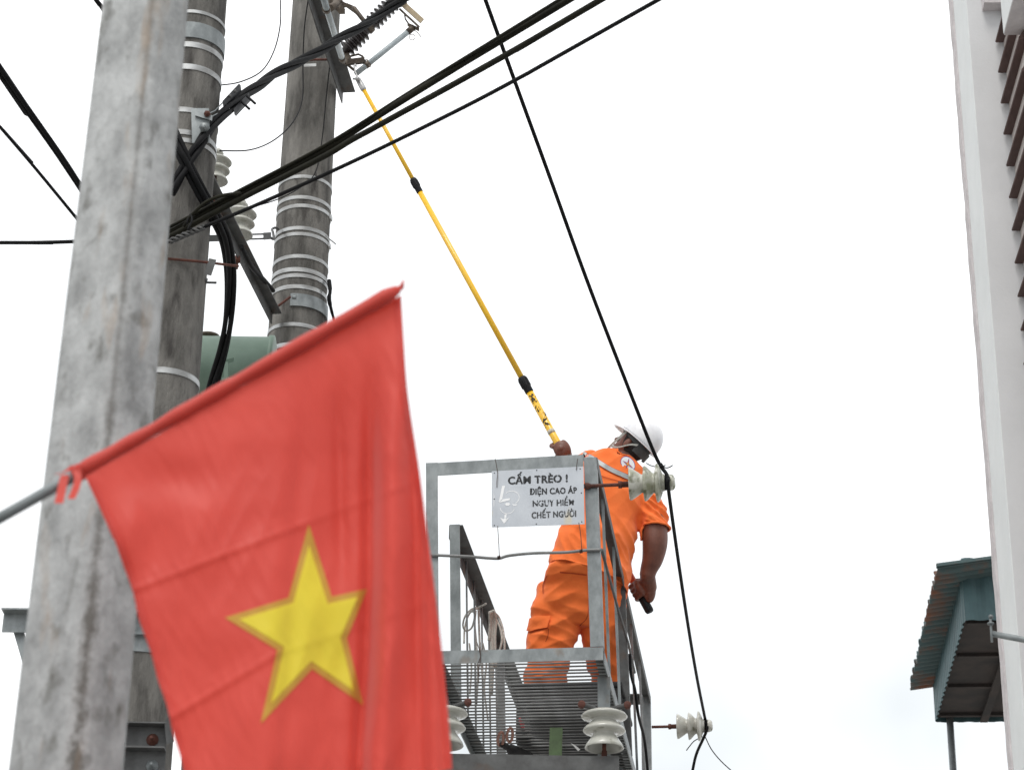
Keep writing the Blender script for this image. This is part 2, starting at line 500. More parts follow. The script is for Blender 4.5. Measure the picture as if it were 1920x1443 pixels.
# ------------------------------------------------------------------ near square pole
def square_pole():
    cy = 5.2
    rot = R(33)
    e1 = Vector((math.cos(rot), -math.sin(rot), 0))      # wide face, running from the corner to the left
    e2 = Vector((math.sin(rot), math.cos(rot), 0))       # narrow face, running away to the right
    base = Vector((-0.992, cy, 0))
    t = thing('square_pole', 'pale grey square concrete pole with dark streak, behind the red flag', 'pole', (base.x, base.y, 0))
    zs = [0, 1, 2, 2.6, 3.0, 3.5, 4, 4.5, 5, 5.5, 6.2]
    mb = MB(); uvs = []
    rc = 0.048
    loops = []
    for z in zs:
        k = 0.1165 - 0.0062 * (z - 3.0)                # half size of the face
        w1, w2 = k, k * 0.80
        ring = []; ru = []
        # outline starting on the corner nearest the camera: corner (+e1,-e2)
        corners = [(w1, -w2), (w1, w2), (-w1, w2), (-w1, -w2)]
        for ci, (a, c) in enumerate(corners):
            sa, sc = math.copysign(1, a), math.copysign(1, c)
            a0 = {0: -90, 1: 0, 2: 90, 3: 180}[ci]
            for q in range(9):
                an = R(a0 + q * 11.25)
                ring.append((a - sa * rc + math.cos(an) * rc, c - sc * rc + math.sin(an) * rc))
        per = [0]
        for i in range(1, len(ring)):
            per.append(per[-1] + math.dist(ring[i], ring[i - 1]))
        mid = per[4]
        tot = per[-1] + math.dist(ring[-1], ring[0])
        loops.append(([base + e1 * a + e2 * c + Z * z - Vector((.0045 * (5.2 - z), 0, 0)) for a, c in ring], [((p - mid + tot / 2) % tot) - tot / 2 for p in per], z))
    n = len(loops[0][0])
    for pts, us, z in loops: mb.v += pts
    fu = []
    for i in range(len(loops) - 1):
        for k in range(n):
            q = (k + 1) % n
            mb.face([i * n + k, i * n + q, (i + 1) * n + q, (i + 1) * n + k])
            ua, ub = loops[i][1][k], loops[i][1][q]
            if abs(ua - ub) > 0.3: ub = ua
            fu.append([(ua, loops[i][2]), (ub, loops[i][2]), (ub, loops[i + 1][2]), (ua, loops[i + 1][2])])
    m = square_pole_mat(0, 0)
    o = part('shaft', mb, m, t, fix=False)
    lay = o.data.uv_layers.new(name='UVMap')
    i = 0
    for pl, u4 in zip(o.data.polygons, fu):
        for li, uv in zip(pl.loop_indices, u4):
            lay.data[li].uv = uv
    cap = MB().box((-0.10, -0.085, 6.2), (0.10, 0.085, 6.23), base, (e1, e2, Z))
    part('cap', cap, M_conc, t)
    ft = MB().box((-0.3, -0.3, 0.0), (0.3, 0.3, 0.18), base, (e1, e2, Z))
    part('footing', ft, M_ground, t)
square_pole()

# ------------------------------------------------------------------ round concrete poles
def pole_r(z, z0, r0):
    return r0 - (z - z0) * 0.0067
def round_pole(name, label, x, y, r0, z0, top, straps, wide):
    t = thing(name, label, 'utility pole', (x, y, 0), 'concrete utility poles of the transformer station')
    prof = []
    nz = 48
    for i in range(nz + 1):
        z = top * i / nz
        prof.append((pole_r(z, z0, r0), z))
    o = part('shaft', MB().lathe((x, y, 0), Z, prof, 40), M_conc, t)
    part('footing', MB().lathe((x, y, 0), Z, [(0.45, 0), (0.45, 0.15), (0.40, 0.18), (0.1, 0.18)], 24), M_ground, t)
    for z, h, buckle, tilt in straps:
        r = pole_r(z, z0, r0) + 0.001
        ax = Vector((tilt, 0, 1)).normalized()
        s = part('strap', MB().lathe((x, y, z), ax, [(r - .004, -h / 2), (r + .004, -h / 2), (r + .004, h / 2), (r - .004, h / 2)], 40, closed=True), M_strap, t)
        sharp(s)
        if buckle is not None:
            d = Vector((math.cos(buckle), math.sin(buckle), 0)); e = Vector((-d.y, d.x, 0))
            part('buckle', MB().box((r - .002, -0.024, -h * .62), (r + .014, 0.024, h * .62), Vector((x, y, z)), (d, e, Z)), M_strap, s)
    for z, h in wide:
        r = pole_r(z, z0, r0) + 0.002
        s = part('clamp_band', MB().lathe((x, y, z), Z, [(r - .004, -h / 2), (r + .007, -h / 2), (r + .007, h / 2), (r - .004, h / 2)], 40, closed=True), M_galv, t)
        sharp(s)
    return t
P3 = Vector((-1.529, 14.8, 0)); P3R, P3Z = 0.199, 9.1
P2 = Vector((-1.815, 11.0, 0)); P2R, P2Z = 0.178, 8.1
def zat(px, py, Y): return at(px, py, Y).z
s3 = []
for i, (yy_, h) in enumerate(((327, .024), (366, .026), (382, .026), (424, .026), (435, .024), (477, .026), (502, .03), (513, .026), (534, .028), (605, .026), (643, .03), (690, .026), (745, .028))):
    s3.append((zat(570, yy_ + 3, 14.6), h * 1.1, -0.12 if i in (2, 4) else None, 0.02 * math.sin(i * 2.3)))
pole3 = round_pole('utility_pole', 'round weathered concrete pole with many bright steel straps, farther of two', P3.x, P3.y, P3R, P3Z, 12.6, s3, [])
s2 = []
for i, (yy_, h) in enumerate(((20, .02), (82, .034), (124, .034), (205, .03), (247, .03), (262, .026), (695, .032), (820, .03))):
    s2.append((zat(350, yy_, 10.82), h, None, 0.015 * math.sin(i * 1.7)))
pole2 = round_pole('utility_pole', 'round weathered concrete pole standing just behind the pale square pole', P2.x, P2.y, P2R, P2Z, 12.6, s2,
                   [(zat(350, 55, 10.82), .10), (zat(265, 1199, 10.82), .13)])
# half band with bolt on the far pole
zb = zat(570, 563, 14.6)
mb = MB(); r = pole_r(zb, P3Z, P3R) + .003
A, B = [], []
for k in range(17):
    a = R(-100 + k * 8)
    A.append((r + .004, a)); B.append((r + .012, a))
lo = [P3 + Z * (zb - .048) + Vector((math.cos(a) * q, math.sin(a) * q, 0)) for q, a in B]
hi = [p + Z * .096 for p in lo]
lo2 = [P3 + Z * (zb - .048) + Vector((math.cos(a) * q, math.sin(a) * q, 0)) for q, a in A]
hi2 = [p + Z * .096 for p in lo2]
mb.strip(lo, hi).strip(hi2, lo2).strip(hi, hi2).strip(lo2, lo)
part('clamp_band', mb, M_galv, pole3, fix=False)
# bracket plate with hook eye on the near pole
pc = at(376, 236, 10.79)
mb = MB().bar(at(374, 203, 10.79), at(376, 268, 10.79), RX, FZ, -.045, .05, 0, .012)
bp = part('bracket_plate', mb, M_galv, pole2)
mb = MB().bar(at(366, 212, 10.785), at(398, 222, 10.785), Z, FZ, -.016, .016, -.012, .004)
part('bracket_arm', mb, M_galv, bp)
part('bolt', MB().lathe(at(384, 240, 10.78), -FZ, [(.028, 0), (.028, .03), (.014, .03), (.014, .06)], 6), M_galv, bp)
part('bolt', MB().lathe(at(389, 214, 10.78), -FZ, [(.018, 0), (.018, .02), (.01, .02), (.01, .05)], 6), M_rust, bp)

# ------------------------------------------------------------------ white building on the right
def building():
    a0 = R(2.7)
    ew, ed = Vector((math.cos(a0), -math.sin(a0), 0)), Vector((math.sin(a0), math.cos(a0), 0))
    O = Vector((2.528, 11.0, 0)); AX = (ew, ed, Z)
    t = thing('grey_building', 'pale grey plastered building with brown louvres at the right edge', 'building', O)
    H = 14
    part('wall', MB().box((0.1900, -7.0, 0), (6, 0.45, H), O, AX), M_wallB, t)
    part('pilaster', MB().box((0.0, 0.0, 0), (0.1895, 0.50, H), O, AX), M_wallA, t)
    part('pilaster_front', MB().box((0.004, -0.004, 0), (0.1885, 0.0, H), O, AX), M_wallB, t)
    # slightly ragged outer edge strip
    mb = MB(); n = 150
    lo, hi = [], []
    for i in range(n + 1):
        z = H * i / n
        w = 0.004 * noise.noise(Vector((0, 0, z * 3.1))) + 0.004 * noise.noise(Vector((4, 0, z * 11)))
        lo.append((z, w))
    for i in range(n):
        (z0, w0), (z1, w1) = lo[i], lo[i + 1]
        c = []
        for z, w in ((z0, w0), (z1, w1)):
            for x, y in ((-.010 + w, .415 - w), (.1, .415 - w), (.1, .515), (-.010 + w, .515)):
                c.append(O + ew * x + ed * y + Z * z)
        mb.hexa(c)
    part('edge_strip', mb, M_wallC, t)
    # louvre bay
    b0, b1 = -0.02, -0.66
    part('louvre_panel', MB().box((0.1860, b1, 3.0), (0.1899, b0, 9.02), O, AX), M_slatback, t)
    # every blade is a tilted board; the underside and lip are dark brown
    ref = None
    z = zat(1868, 88, 11.0)
    while z > 4.2:
        mb = MB()
        pts = [(0.1860, 0.01), (0.1860, 0.05), (0.030, 0.0), (0.030, -0.014), (0.1860, -0.012)]
        mb.profile(O + ed * b0 + Z * (z + .03), O + ed * b1 + Z * (z + .03), ew, Z, [(0.1860, -0.020), (0.1860, 0.045), (0.1810, 0.050), (0.140, -0.012), (0.143, -0.020)])
        part('louvre_slat', mb, M_slat, t)
        z -= 0.2
    part('louvre_frame', MB().box((0.1730, b1 - .10, 3.0), (0.1898, b1 - .002, 9.02), O, AX), M_wallA, t)
    zt = zat(1868, 60, 10.38)
    part('ledge', MB().box((0.075, -2.4, zt), (0.1892, -0.60, zt + .55), O, AX), M_wallA, t)
    part('ledge_soffit', MB().box((0.078, -2.4, zt - .008), (0.1890, -0.60, zt - .001), O, AX), M_wallC, t)
    zt2 = zat(1843, 23, 11.0)
    part('drip_block', MB().box((0.085, -0.09, zt2), (0.1893, -0.0045, zt2 + .5), O, AX), M_wallC, t)
    # hairline cracks as thin recess-coloured slivers are left to the plaster material
    # bracket pipe with end fitting
    pa, pb = at(1858, 1187, 10.2), at(1975, 1209, 10.2)
    e = pb + (pb - pa) * 0.9
    pt = part('bracket_pipe', MB().tube([pa, e], .0145, 14), M_galv, t)
    part('end_clamp', MB().tube([at(1857, 1158, 10.19), at(1860, 1203, 10.19)], .006, 8).lathe(at(1858, 1158, 10.19), Z, [(.011, 0), (.011, .012), (.004, .016)], 8)
         .lathe(at(1857.5, 1170, 10.19), Z, [(.016, 0), (.016, .008), (.006, .012)], 8), M_galv, pt)
building()

# ------------------------------------------------------------------ raised metal hut far behind
def hut():
    zb = zat(1810, 1163, 21.0)
    NL, FL = onz(1810, 1163, zb), onz(1756, 1353, zb)
    d = (FL - NL); L = d.length; d.normalize(); w = Vector((d.y, -d.x, 0))
    zr = zat(1800, 1092, 21.0)
    W = 2.6
    t = thing('raised_hut', 'teal corrugated metal hut with rusty roof raised on posts beyond the building', 'hut', (NL.x, NL.y, 0))
    AX = (w, d, Z)
    O = Vector((NL.x, NL.y, 0))
    # ribbed walls
    def ribbed(p0, p1, z0, z1, out, pitch=0.16):
        mb = MB(); n = int((p1 - p0).length / pitch) * 4
        lo, hi = [], []
        for i in range(n + 1):
            q = p0.lerp(p1, i / n)
            k = 0.018 if i % 4 in (1, 2) else 0.0
            lo.append(q + out * k + Z * z0); hi.append(q + out * k + Z * z1)
        mb.strip(lo, hi)
        for i in range(len(mb.f)): mb.flat.add(i)
        return mb
    c = [O, O + d * L, O + d * L + w * W, O + w * W]
    for p0, p1, out in ((c[1], c[0], -w), (c[0], c[3], -d), (c[3], c[2], w), (c[2], c[1], d)):
        part('wall_sheet', ribbed(p0, p1, zb, zr + .25, out), M_teal, t)
    fl = part('floor_board', MB().box((0.01, 0.01, zb + .05), (W - .01, L - .01, zb + .08), O, AX), M_soffit, t)
    for i in range(4):
        b = .15 + i * (L - .3) / 3
        part('joist', MB().box((0.03, b - .03, zb + .015), (W - .03, b + .03, zb + .049), O, AX), M_soffit, fl)
    for a in (.5, 1.3, 2.1):
        part('joist', MB().box((a - .04, 0.02, zb - .015), (a + .04, L - .02, zb + .0145), O, AX), M_soffit, fl)
    # corrugated roof sheet, sloping up to the right a little, overhanging
    rn, rf = onz(1756, 1068, zr), onz(1706, 1292, zr)
    rd_ = rf - rn
    def rp(u, v):
        p = rn + rd_ * v * 1.0
        s = 0.03 * math.sin(v * rd_.length * 2 * math.pi / 0.13)
        rag = 0.03 * noise.noise(Vector((v * 40, 0, 0))) if u == 0 else 0
        return p + w * (u * 3.6 + rag) + Z * (0.02 + s + u * 0.5)
    mb = MB().grid(rp, 10, 240)
    ro = part('roof_sheet', mb, M_roofs, t)
    sm = ro.modifiers.new('thickness', 'SOLIDIFY'); sm.thickness = 0.01
    part('roof_edge_board', MB().hexa([rn + Z * .03 - d * .02, rn + w * 3.6 + Z * .5 - d * .02, rn + w * 3.6 + Z * .5 + d * .02, rn + Z * .03 + d * .02,
                                      rn + Z * .06 - d * .02, rn + w * 3.6 + Z * .53 - d * .02, rn + w * 3.6 + Z * .53 + d * .02, rn + Z * .06 + d * .02]), M_roofs, t)
    pp = onz(1781, 1350, zb)
    for q in (pp, pp + w * 1.9, O + w * .5 + d * .4, O + w * 2.3 + d * .4):
        part('post', MB().tube([Vector((q.x, q.y, 0)), Vector((q.x, q.y, zb + .05))], .038, 12), M_galv, t)
hut()

# ------------------------------------------------------------------ service platform
YAW = R(7.4)
PW, PD = Vector((math.cos(YAW), -math.sin(YAW), 0)), Vector((math.sin(YAW), math.cos(YAW), 0))
PO = at(1131, 1212, 12.2)
ZF = PO.z
WID, LEN, RH = 0.98, 4.45, 1.134
def PF(a, b, z):
    return PO + PW * (a - 0.034 * z) + PD * b + Z * z
plat = thing('steel_platform', 'galvanised steel service platform with handrails and rod grating under the worker', 'platform', Vector((PO.x - .4, PO.y + 2, 0)))
LG, TK = 0.07, 0.007
def pang(name, p0, p1, u, v, leg=LG, t=TK, m=M_galv, leg2=None):
    return part(name, MB().angle(p0, p1, u, v, leg, t, leg2), m, plat)
# floor frame
pang('floor_beam', PF(-WID, 0, 0), PF(0, 0, 0), -Z, PD, .074)
pang('floor_beam', PF(0.0, 0.075, 0), PF(0.0, LEN, 0), -Z, -PW, .07, leg2=.062)
pang('floor_beam', PF(-WID, 0.075, 0), PF(-WID, LEN, 0), -Z, PW, .07)
pang('floor_beam', PF(-WID + .08, LEN - .003, 0), PF(-.08, LEN - .003, 0), -Z, -PD)
pang('floor_beam', PF(-WID + .075, 2.3, -.0175), PF(-.075, 2.3, -.0175), -Z, PD, .05)
# posts
pang('post', PF(0.002, -.003, 0.002), PF(0.002, -.003, RH), -PW, PD, .073)
pang('post', PF(-WID, -.003, -.14), PF(-WID, -.003, RH), PW, PD, .068)
pang('post', PF(-WID - .004, .96, -.01), PF(-WID - .004, .96, RH + .006), PW, PD, .062, m=M_galv)
pang('post', PF(-WID - .004, 3.12, -.01), PF(-WID - .004, 3.12, RH), PW, PD, .062)
pang('post', PF(-WID - .004, LEN - .06, -.01), PF(-WID - .004, LEN - .06, RH), PW, PD, .062)
pang('post', PF(0.004, 2.02, -.01), PF(0.004, 2.02, RH - .01), -PW, PD, .055, m=M_galvdark)
base = PF(0.004, LEN - .03, 0)
bb = Vector((base.x, base.y, 0.0))
pang('post', bb, PF(0.004, LEN - .03, RH), -PW, PD, .07)
# the far posts run on down to the ground as legs
b2 = PF(-WID - .004, LEN - .06, -.011)
pang('leg', Vector((b2.x, b2.y, 0)), b2, PW, PD, .07)
# thin balusters on the right and left side
for b in (.55, 1.32, 2.75, 3.5):
    part('baluster', MB().bar(PF(-.012, b, 0.0), PF(-.012, b, RH - .03), PW, PD, -.008, .008, -.006, .006), M_galv, plat)
for b in (1.16, 1.52, 1.88, 2.24, 2.6, 2.96, 3.4):
    part('baluster', MB().tube([PF(-WID + .02, b, -.01), PF(-WID + .02, b, RH - .02)], .0062, 8), M_rod, plat)
# handrails
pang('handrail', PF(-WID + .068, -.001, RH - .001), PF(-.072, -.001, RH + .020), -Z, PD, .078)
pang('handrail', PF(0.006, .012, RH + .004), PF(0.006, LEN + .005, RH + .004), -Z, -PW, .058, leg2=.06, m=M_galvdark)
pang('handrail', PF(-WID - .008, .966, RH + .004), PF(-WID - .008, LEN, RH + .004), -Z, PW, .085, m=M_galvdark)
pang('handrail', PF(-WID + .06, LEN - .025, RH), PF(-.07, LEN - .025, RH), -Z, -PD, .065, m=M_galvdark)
# bent middle rod, and the dark rod that follows the side
fp = PF(0, .03, 0)
mid = [onplane(x, y, fp - PD * .045, PD) for x, y in ((808, 1040), (880, 1043), (920, 1046), (937, 1046), (955, 1041), (1000, 1036.5), (1060, 1035), (1100, 1031), (1129, 1030))]
part('middle_rod', MB().tube(mid, .0085, 10, smooth=5), M_rod, plat)
sidep = PF(0, 0, 0)
srod = [onplane(x, y, sidep - PW * .02, PW) for x, y in ((1128, 1030), (1138, 1066), (1160, 1145), (1178, 1205), (1190, 1260))]
part('side_rod', MB().tube(srod, .0085, 8), M_galvdark, plat)
srod = [onplane(x, y, sidep + PW * .012, PW) for x, y in ((1181, 1225), (1183, 1262), (1191, 1295), (1197, 1340), (1208, 1385), (1214, 1440), (1217, 1480))]
solo('side_cable', MB().tube(srod, .010, 8, smooth=6), M_black, 'black cable hanging down the right side of the steel platform', 'cable')
# grating rods
bar0 = None
nb = 72
for i in range(nb):
    b = 0.085 + i * 0.0605
    if bar0 is None:
        mb = MB().tube([PF(-WID + .008, b, -.018), PF(-.009, b, -.018)], 0.0056, 8)
        bar0 = part('grating_rod', mb, M_rod, plat)
        bb0 = b
    else:
        o = bar0.copy(); COL.objects.link(o); o.parent = plat
        o.location = PD * (b - bb0) + PW * random.uniform(-.002, .002) + Z * random.uniform(-.002, .002)
        o.rotation_euler.z = random.uniform(-.0012, .0012)

# ------------------------------------------------------------------ lower steelwork
YC = 12.30
zc = zat(1155, 1417, YC)
pr = at(1161, 1417, YC); 
cl = Vector((-1.75, YC, zc)); cr = Vector((pr.x, YC, zc))
chan = thing('channel_beam', 'wide grey channel beam under the platform, bearing the white insulators', 'beam', (cr.x - 1, YC, 0))
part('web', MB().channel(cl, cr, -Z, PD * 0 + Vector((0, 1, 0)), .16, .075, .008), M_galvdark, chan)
q = at(1000, 1500, YC + .04)
part('column', MB().box((q.x - .06, YC + .008, 0), (q.x + .06, YC + .07, zc - .16)), M_galvdark, chan)
part('column', MB().box((-1.4, YC + .008, 0), (-1.28, YC + .07, zc - .16)), M_galvdark, chan)
# short leg between platform side beam and channel (behind the insulator)
lx = at(1133, 1330, YC + .20)
part('leg', MB().bar(Vector((lx.x, YC + .20, zc - .10)), Vector((lx.x - .002, YC + .20, ZF - .072)), RX, Vector((0, 1, 0)), -.035, .035, 0, .008), M_galv, plat)
part('leg_cleat', MB().box((lx.x - .05, YC + .074, zc - .12), (lx.x + .05, YC + .21, zc - .105)), M_galv, plat)

# longitudinal beams that carry the transformer, between the two round poles
tb = thing('transformer_stand', 'dark steel frame joining the two round concrete poles below the transformer', 'beam', (-1.6, 12.3, 0))
ZT = 6.25
dirp = (P3 - P2).normalized(); sp = Vector((dirp.y, -dirp.x, 0))
for sgn, name in ((1, 'beam'), (-1, 'beam')):
    o_ = sp * sgn * .215
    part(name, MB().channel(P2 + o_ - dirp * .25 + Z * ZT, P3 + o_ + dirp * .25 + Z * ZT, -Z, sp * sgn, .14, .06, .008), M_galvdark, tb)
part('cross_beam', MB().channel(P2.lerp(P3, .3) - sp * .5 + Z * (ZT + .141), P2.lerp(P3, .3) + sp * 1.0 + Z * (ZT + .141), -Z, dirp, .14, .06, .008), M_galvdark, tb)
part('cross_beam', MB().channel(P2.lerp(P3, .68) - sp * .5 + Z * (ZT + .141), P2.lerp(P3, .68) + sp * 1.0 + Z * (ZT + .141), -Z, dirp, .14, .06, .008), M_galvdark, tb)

# stacked short channels clamped to the near round pole
def clamped(label, y0, xr, yc, h):
    zt = zat(280, y0, yc)
    xr_ = at(xr, y0, yc).x
    t = thing('channel_crossarm', label, 'crossarm', (P2.x, yc, zt - h), 'channels clamped at the foot of the round pole')
    part('web', MB().channel(Vector((P2.x - .2, yc + .075, zt)), Vector((xr_, yc + .075, zt)), -Z, Vector((0, -1, 0)), h, .075, .007), M_galvdark, t)
    bx = at(286, y0 + 28, yc + .06)
    part('bolt', MB().lathe((bx.x, yc + .068, zt - h * .55), Vector((0, -1, 0)), [(.03, 0), (.03, .005), (.017, .005), (.017, .02), (.009, .02), (.009, .04)], 10), M_rust if y0 < 1390 else M_galv, t)
    return t
clamped('upper of two short steel channels bolted low on the round pole', 1352, 311, 10.72, .125)
clamped('lower of two short steel channels bolted low on the round pole', 1398, 308, 10.69, .14)
part('brace_plate', MB().hexa([at(308, 1352, 10.72), at(322, 1335, 10.76), at(326, 1390, 10.76), at(312, 1394, 10.72),
      at(308, 1352, 10.735), at(322, 1335, 10.775), at(326, 1390, 10.775), at(312, 1394, 10.735)]), M_galvdark, pole2)
# crossarm poking out on the left
zl = zat(5, 1143, 10.72)
xl = at(5, 1143, 10.72).x
t = thing('angle_crossarm', 'grey steel crossarm poking out left of the square pole', 'crossarm', (xl, 10.72, zl - .1))
part('arm', MB().angle(Vector((xl, 10.76, zl)), Vector((-1.6, 10.76, zl)), Vector((0, -1, 0)), -Z, .075, .008, .10), M_galv, t)
part('gusset', MB().hexa([at(48, 1146, 10.77), at(62, 1146, 10.77), at(62, 1300, 10.77), at(50, 1262, 10.77),
                          at(48, 1146, 10.78), at(62, 1146, 10.78), at(62, 1300, 10.78), at(50, 1262, 10.78)]), M_galv, t)
part('brace', MB().angle(at(24, 1180, 10.79), at(190, 1750, 10.79), RX, FZ, .05, .006), M_galv, t)

# ------------------------------------------------------------------ upper crossarms
za = zat(505, 580, yy(13.42))
a1 = at3(509, 590, 13.46); a1.z = za
a0 = onz(385, 340, za)
dv = (a0 - a1); a0e = a1 + dv * ((11.14 - a1.y) / dv.y)
t_arm = thing('angle_crossarm', 'dark steel angle arm slanting between the two round poles under two insulators', 'crossarm', a1)
du = dv.normalized(); sd = Vector((-du.y, du.x, 0)); sd = sd if sd.x > 0 else -sd
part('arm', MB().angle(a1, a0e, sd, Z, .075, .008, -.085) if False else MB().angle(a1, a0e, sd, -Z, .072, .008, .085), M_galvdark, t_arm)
part('u_bolt', MB().tube([a1 + Z * -.02 - du * -.02 + sd * -.03, at3(545, 556, 13.41)], .009, 8), M_rust, t_arm)
part('bolt', MB().tube([at3(548, 557, 13.40), at3(556, 558, 13.40)], .014, 8), M_galv, t_arm)

zu = zat(650, 172, yy(13.62))
b1 = at3(650, 172, 13.62); b0 = onz(594, 0, zu)
dvu = b0 - b1; b0e = b1 + dvu * ((10.9 - b1.y) / dvu.y)
t_up = thing('angle_crossarm', 'dark steel angle arm on the far round pole above the yellow stick tip', 'crossarm', b1)
duu = dvu.normalized(); sdu = Vector((-duu.y, duu.x, 0)); sdu = sdu if sdu.x > 0 else -sdu
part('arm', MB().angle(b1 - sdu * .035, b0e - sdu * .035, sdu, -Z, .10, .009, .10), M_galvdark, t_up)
part('u_bolt', MB().tube([at3(572, 113, 13.42), at3(590, 112, 13.41), at3(624, 112, 13.40)], .009, 8), M_rust, t_up)
part('bolt', MB().tube([at3(619, 113, 13.44), at3(623, 114, 13.36)], .019, 6), M_galvdark, t_up)
part('clamp_plate', MB().bar(at3(570, 123, 13.41), at3(593, 122, 13.41), Z, FZ, -.012, .012, -.005, .005), M_strap, t_up)
pp0, pp1 = at3(601, -20, 12.0), at3(641, 108, 12.85)
pip = part('clamped_pipe', MB().tube([pp0, pp1], .021, 14), M_tube, t_up)
d_ = (pp1 - pp0).normalized()
part('pipe_collar', MB().tube([at3(611, 15, 12.22), at3(613, 20, 12.25)], .027, 12), M_bronze, pip)
part('pipe_cap', MB().tube([pp1 - d_ * .01, pp1 + d_ * .05, pp1 + d_ * .055, pp1 + d_ * .09], [.024, .024, .017, .015], 12), M_bronze, pip)

# ------------------------------------------------------------------ pin insulators
def pin_insulator(label, base, axis, s, m, pin, group, head=True):
    """base = where the pin starts; axis = pin direction; s = overall scale; pin = pin length before the skirt"""
    axis = Vector(axis).normalized()
    t = thing('pin_insulator', label, 'insulator', base, group)
    o = Vector(base) + axis * pin
    P = [(.030, .050), (.062, .045), (.088, .012), (.100, .000), (.104, .004), (.098, .020), (.070, .062), (.058, .078),
         (.060, .086), (.085, .090), (.108, .092), (.114, .098), (.106, .112), (.076, .140), (.064, .152),
         (.066, .160), (.092, .166), (.118, .170), (.124, .177), (.114, .190), (.070, .207), (.056, .212),
         (.054, .222), (.042, .228), (.040, .238), (.046, .247), (.052, .252), (.053, .262), (.044, .272), (.020, .276)]
    if not head: P = [q for q in P if q[1] < .208] + [(.05, .214), (.02, .216)]
    P = [(r * s, h * s) for r, h in P]
    b = part('body', MB().lathe(o, axis, P, 36), m, t)
    u, v = frame(axis)
    # two lugs of the top groove
    for sg in ((-1, 1) if head else ()):
        c = o + axis * (.268 * s) + u * (sg * .030 * s)
        part('lug', MB().ell(c, (u * .020 * s, v * .042 * s, axis * .024 * s), 8), m, b)
    part('pin', MB().tube([Vector(base), o + axis * .07 * s], .0115 * max(s, .85), 10), M_rust, t)
    part('nut', MB().lathe(o - axis * .07 * s, axis, [(.021, 0), (.021, .02), (.017, .02), (.017, .06)], 6), M_rust, t)
    return t, o, axis
GI = 'pin insulators of the transformer station'
# two on the slanting arm
pa = onz(401, 366, za) ; pb = onz(446, 464, za)
iA, oA, _ = pin_insulator('white pin insulator beside the near round pole, upper one on the slanting arm', pa + Z * -.07, Z, .80, M_porc, .17, GI)
iB, oB, _ = pin_insulator('white pin insulator between the round poles, lower one on the slanting arm', pb + Z * -.07, Z, .90, M_porc, .16, GI)
part('pin_nut', MB().lathe(pb + Z * -.16, Z, [(.012, 0), (.012, .05), (.024, .05), (.024, .09)], 6), M_rust, iB)
# two upright ones on the channel beam
def upright(label, px):
    c = at(px, 1417, YC + .035); c.z = zc
    t, o, ax = pin_insulator(label, c, Z, 1.03, M_porc, .050, GI, False)
    top = o + Z * .205
    # dark rod through the head with rusty cut ends
    rod = part('clamp_rod', MB().tube([top + Vector((-.125, -.05, .03)), top + Vector((-.07, -.02, .022)), top + Vector((0, .06, .02)), top + Vector((.07, -.02, .022)), top + Vector((.125, -.05, .03))], .014, 10, smooth=5), M_galvdark, t)
    for sx in (-.125, .125):
        part('rusty_end', MB().lathe(top + Vector((sx, -.045, .03)), Vector((0, -1, 0)), [(.02, -.02), (.021, .012), (.016, .018)], 14), M_rust, rod)
    return t
upright('white upright pin insulator on the channel beam under the platform corner', 1133)
upright('white upright pin insulator on the channel beam half hidden by the flag', 832)
# two on their sides, carrying the black conductor
p = PF(-.06, -.012, .99)
p = onplane(1099, 911, PF(0, -.014, 0), PD)
iC, oC, axC = pin_insulator('mossy insulator lying sideways on a long rusty pin before the worker', p, PW + Z * .012, .89, M_porcmoss, .245, GI)
oc = part('pin_head', MB().lathe(p - PW * .004, PW, [(.012, -.008), (.02, 0), (.018, .02), (.012, .03)], 12), M_rust, iC)
p2 = onplane(1222, 1362, PF(.004, LEN - .02, 0), PD)
iD, oD, axD = pin_insulator('clean white insulator lying sideways on the far platform corner at lower right', p2, PW, .90, M_porc, .185, GI)

# ------------------------------------------------------------------ fuse cutout
YF = 13.34
t = thing('fuse_cutout', 'brown ribbed fuse cutout with grey tube, reached by the yellow stick', 'fuse cutout', at3(650, 120, YF))
f0, f1 = at3(645, 98, YF), at3(756, -14, YF - .05)
fd = (f1 - f0); FLn = fd.length; fd.normalize()
prof = [(.022, 0)]
ns = 15
for i in range(ns):
    h = .03 + i * (FLn - .05) / ns
    st = (FLn - .05) / ns
    if abs(i - 5.5) < .6: 
        prof += [(.039, h), (.039, h + st * .9)]
    else:
        prof += [(.039, h), (.067, h + st * .18), (.069, h + st * .30), (.062, h + st * .42), (.039, h + st * .8)]
prof.append((.02, FLn))
part('ribbed_body', MB().lathe(f0, fd, prof, 24), M_porcbrown, t)
mbnd = part('mounting_band', MB().lathe(f0 + fd * (.03 + 5.5 * (FLn - .05) / ns), fd, [(.04, -.008), (.05, 0), (.05, .035), (.04, .043)], 18), M_bronze, t)
fm = f0 + fd * (.05 + 5.5 * (FLn - .05) / ns)
part('mounting_bracket', MB().tube([fm, at3(664, 16, YF), at3(650, 10, YF), at3(633, 14, YF - .02), at3(622, 12, YF - .05)], [.016, .018, .016, .02, .022], 8)
     .bar(at3(622, 0, YF - .05), at3(642, 22, YF - .03), RX, UY, -.02, .02, -.02, .02)
     .bar(at3(640, 4, YF - .03), at3(668, 24, YF), UY, FZ, -.014, .014, -.006, .006), M_bronze, mbnd)
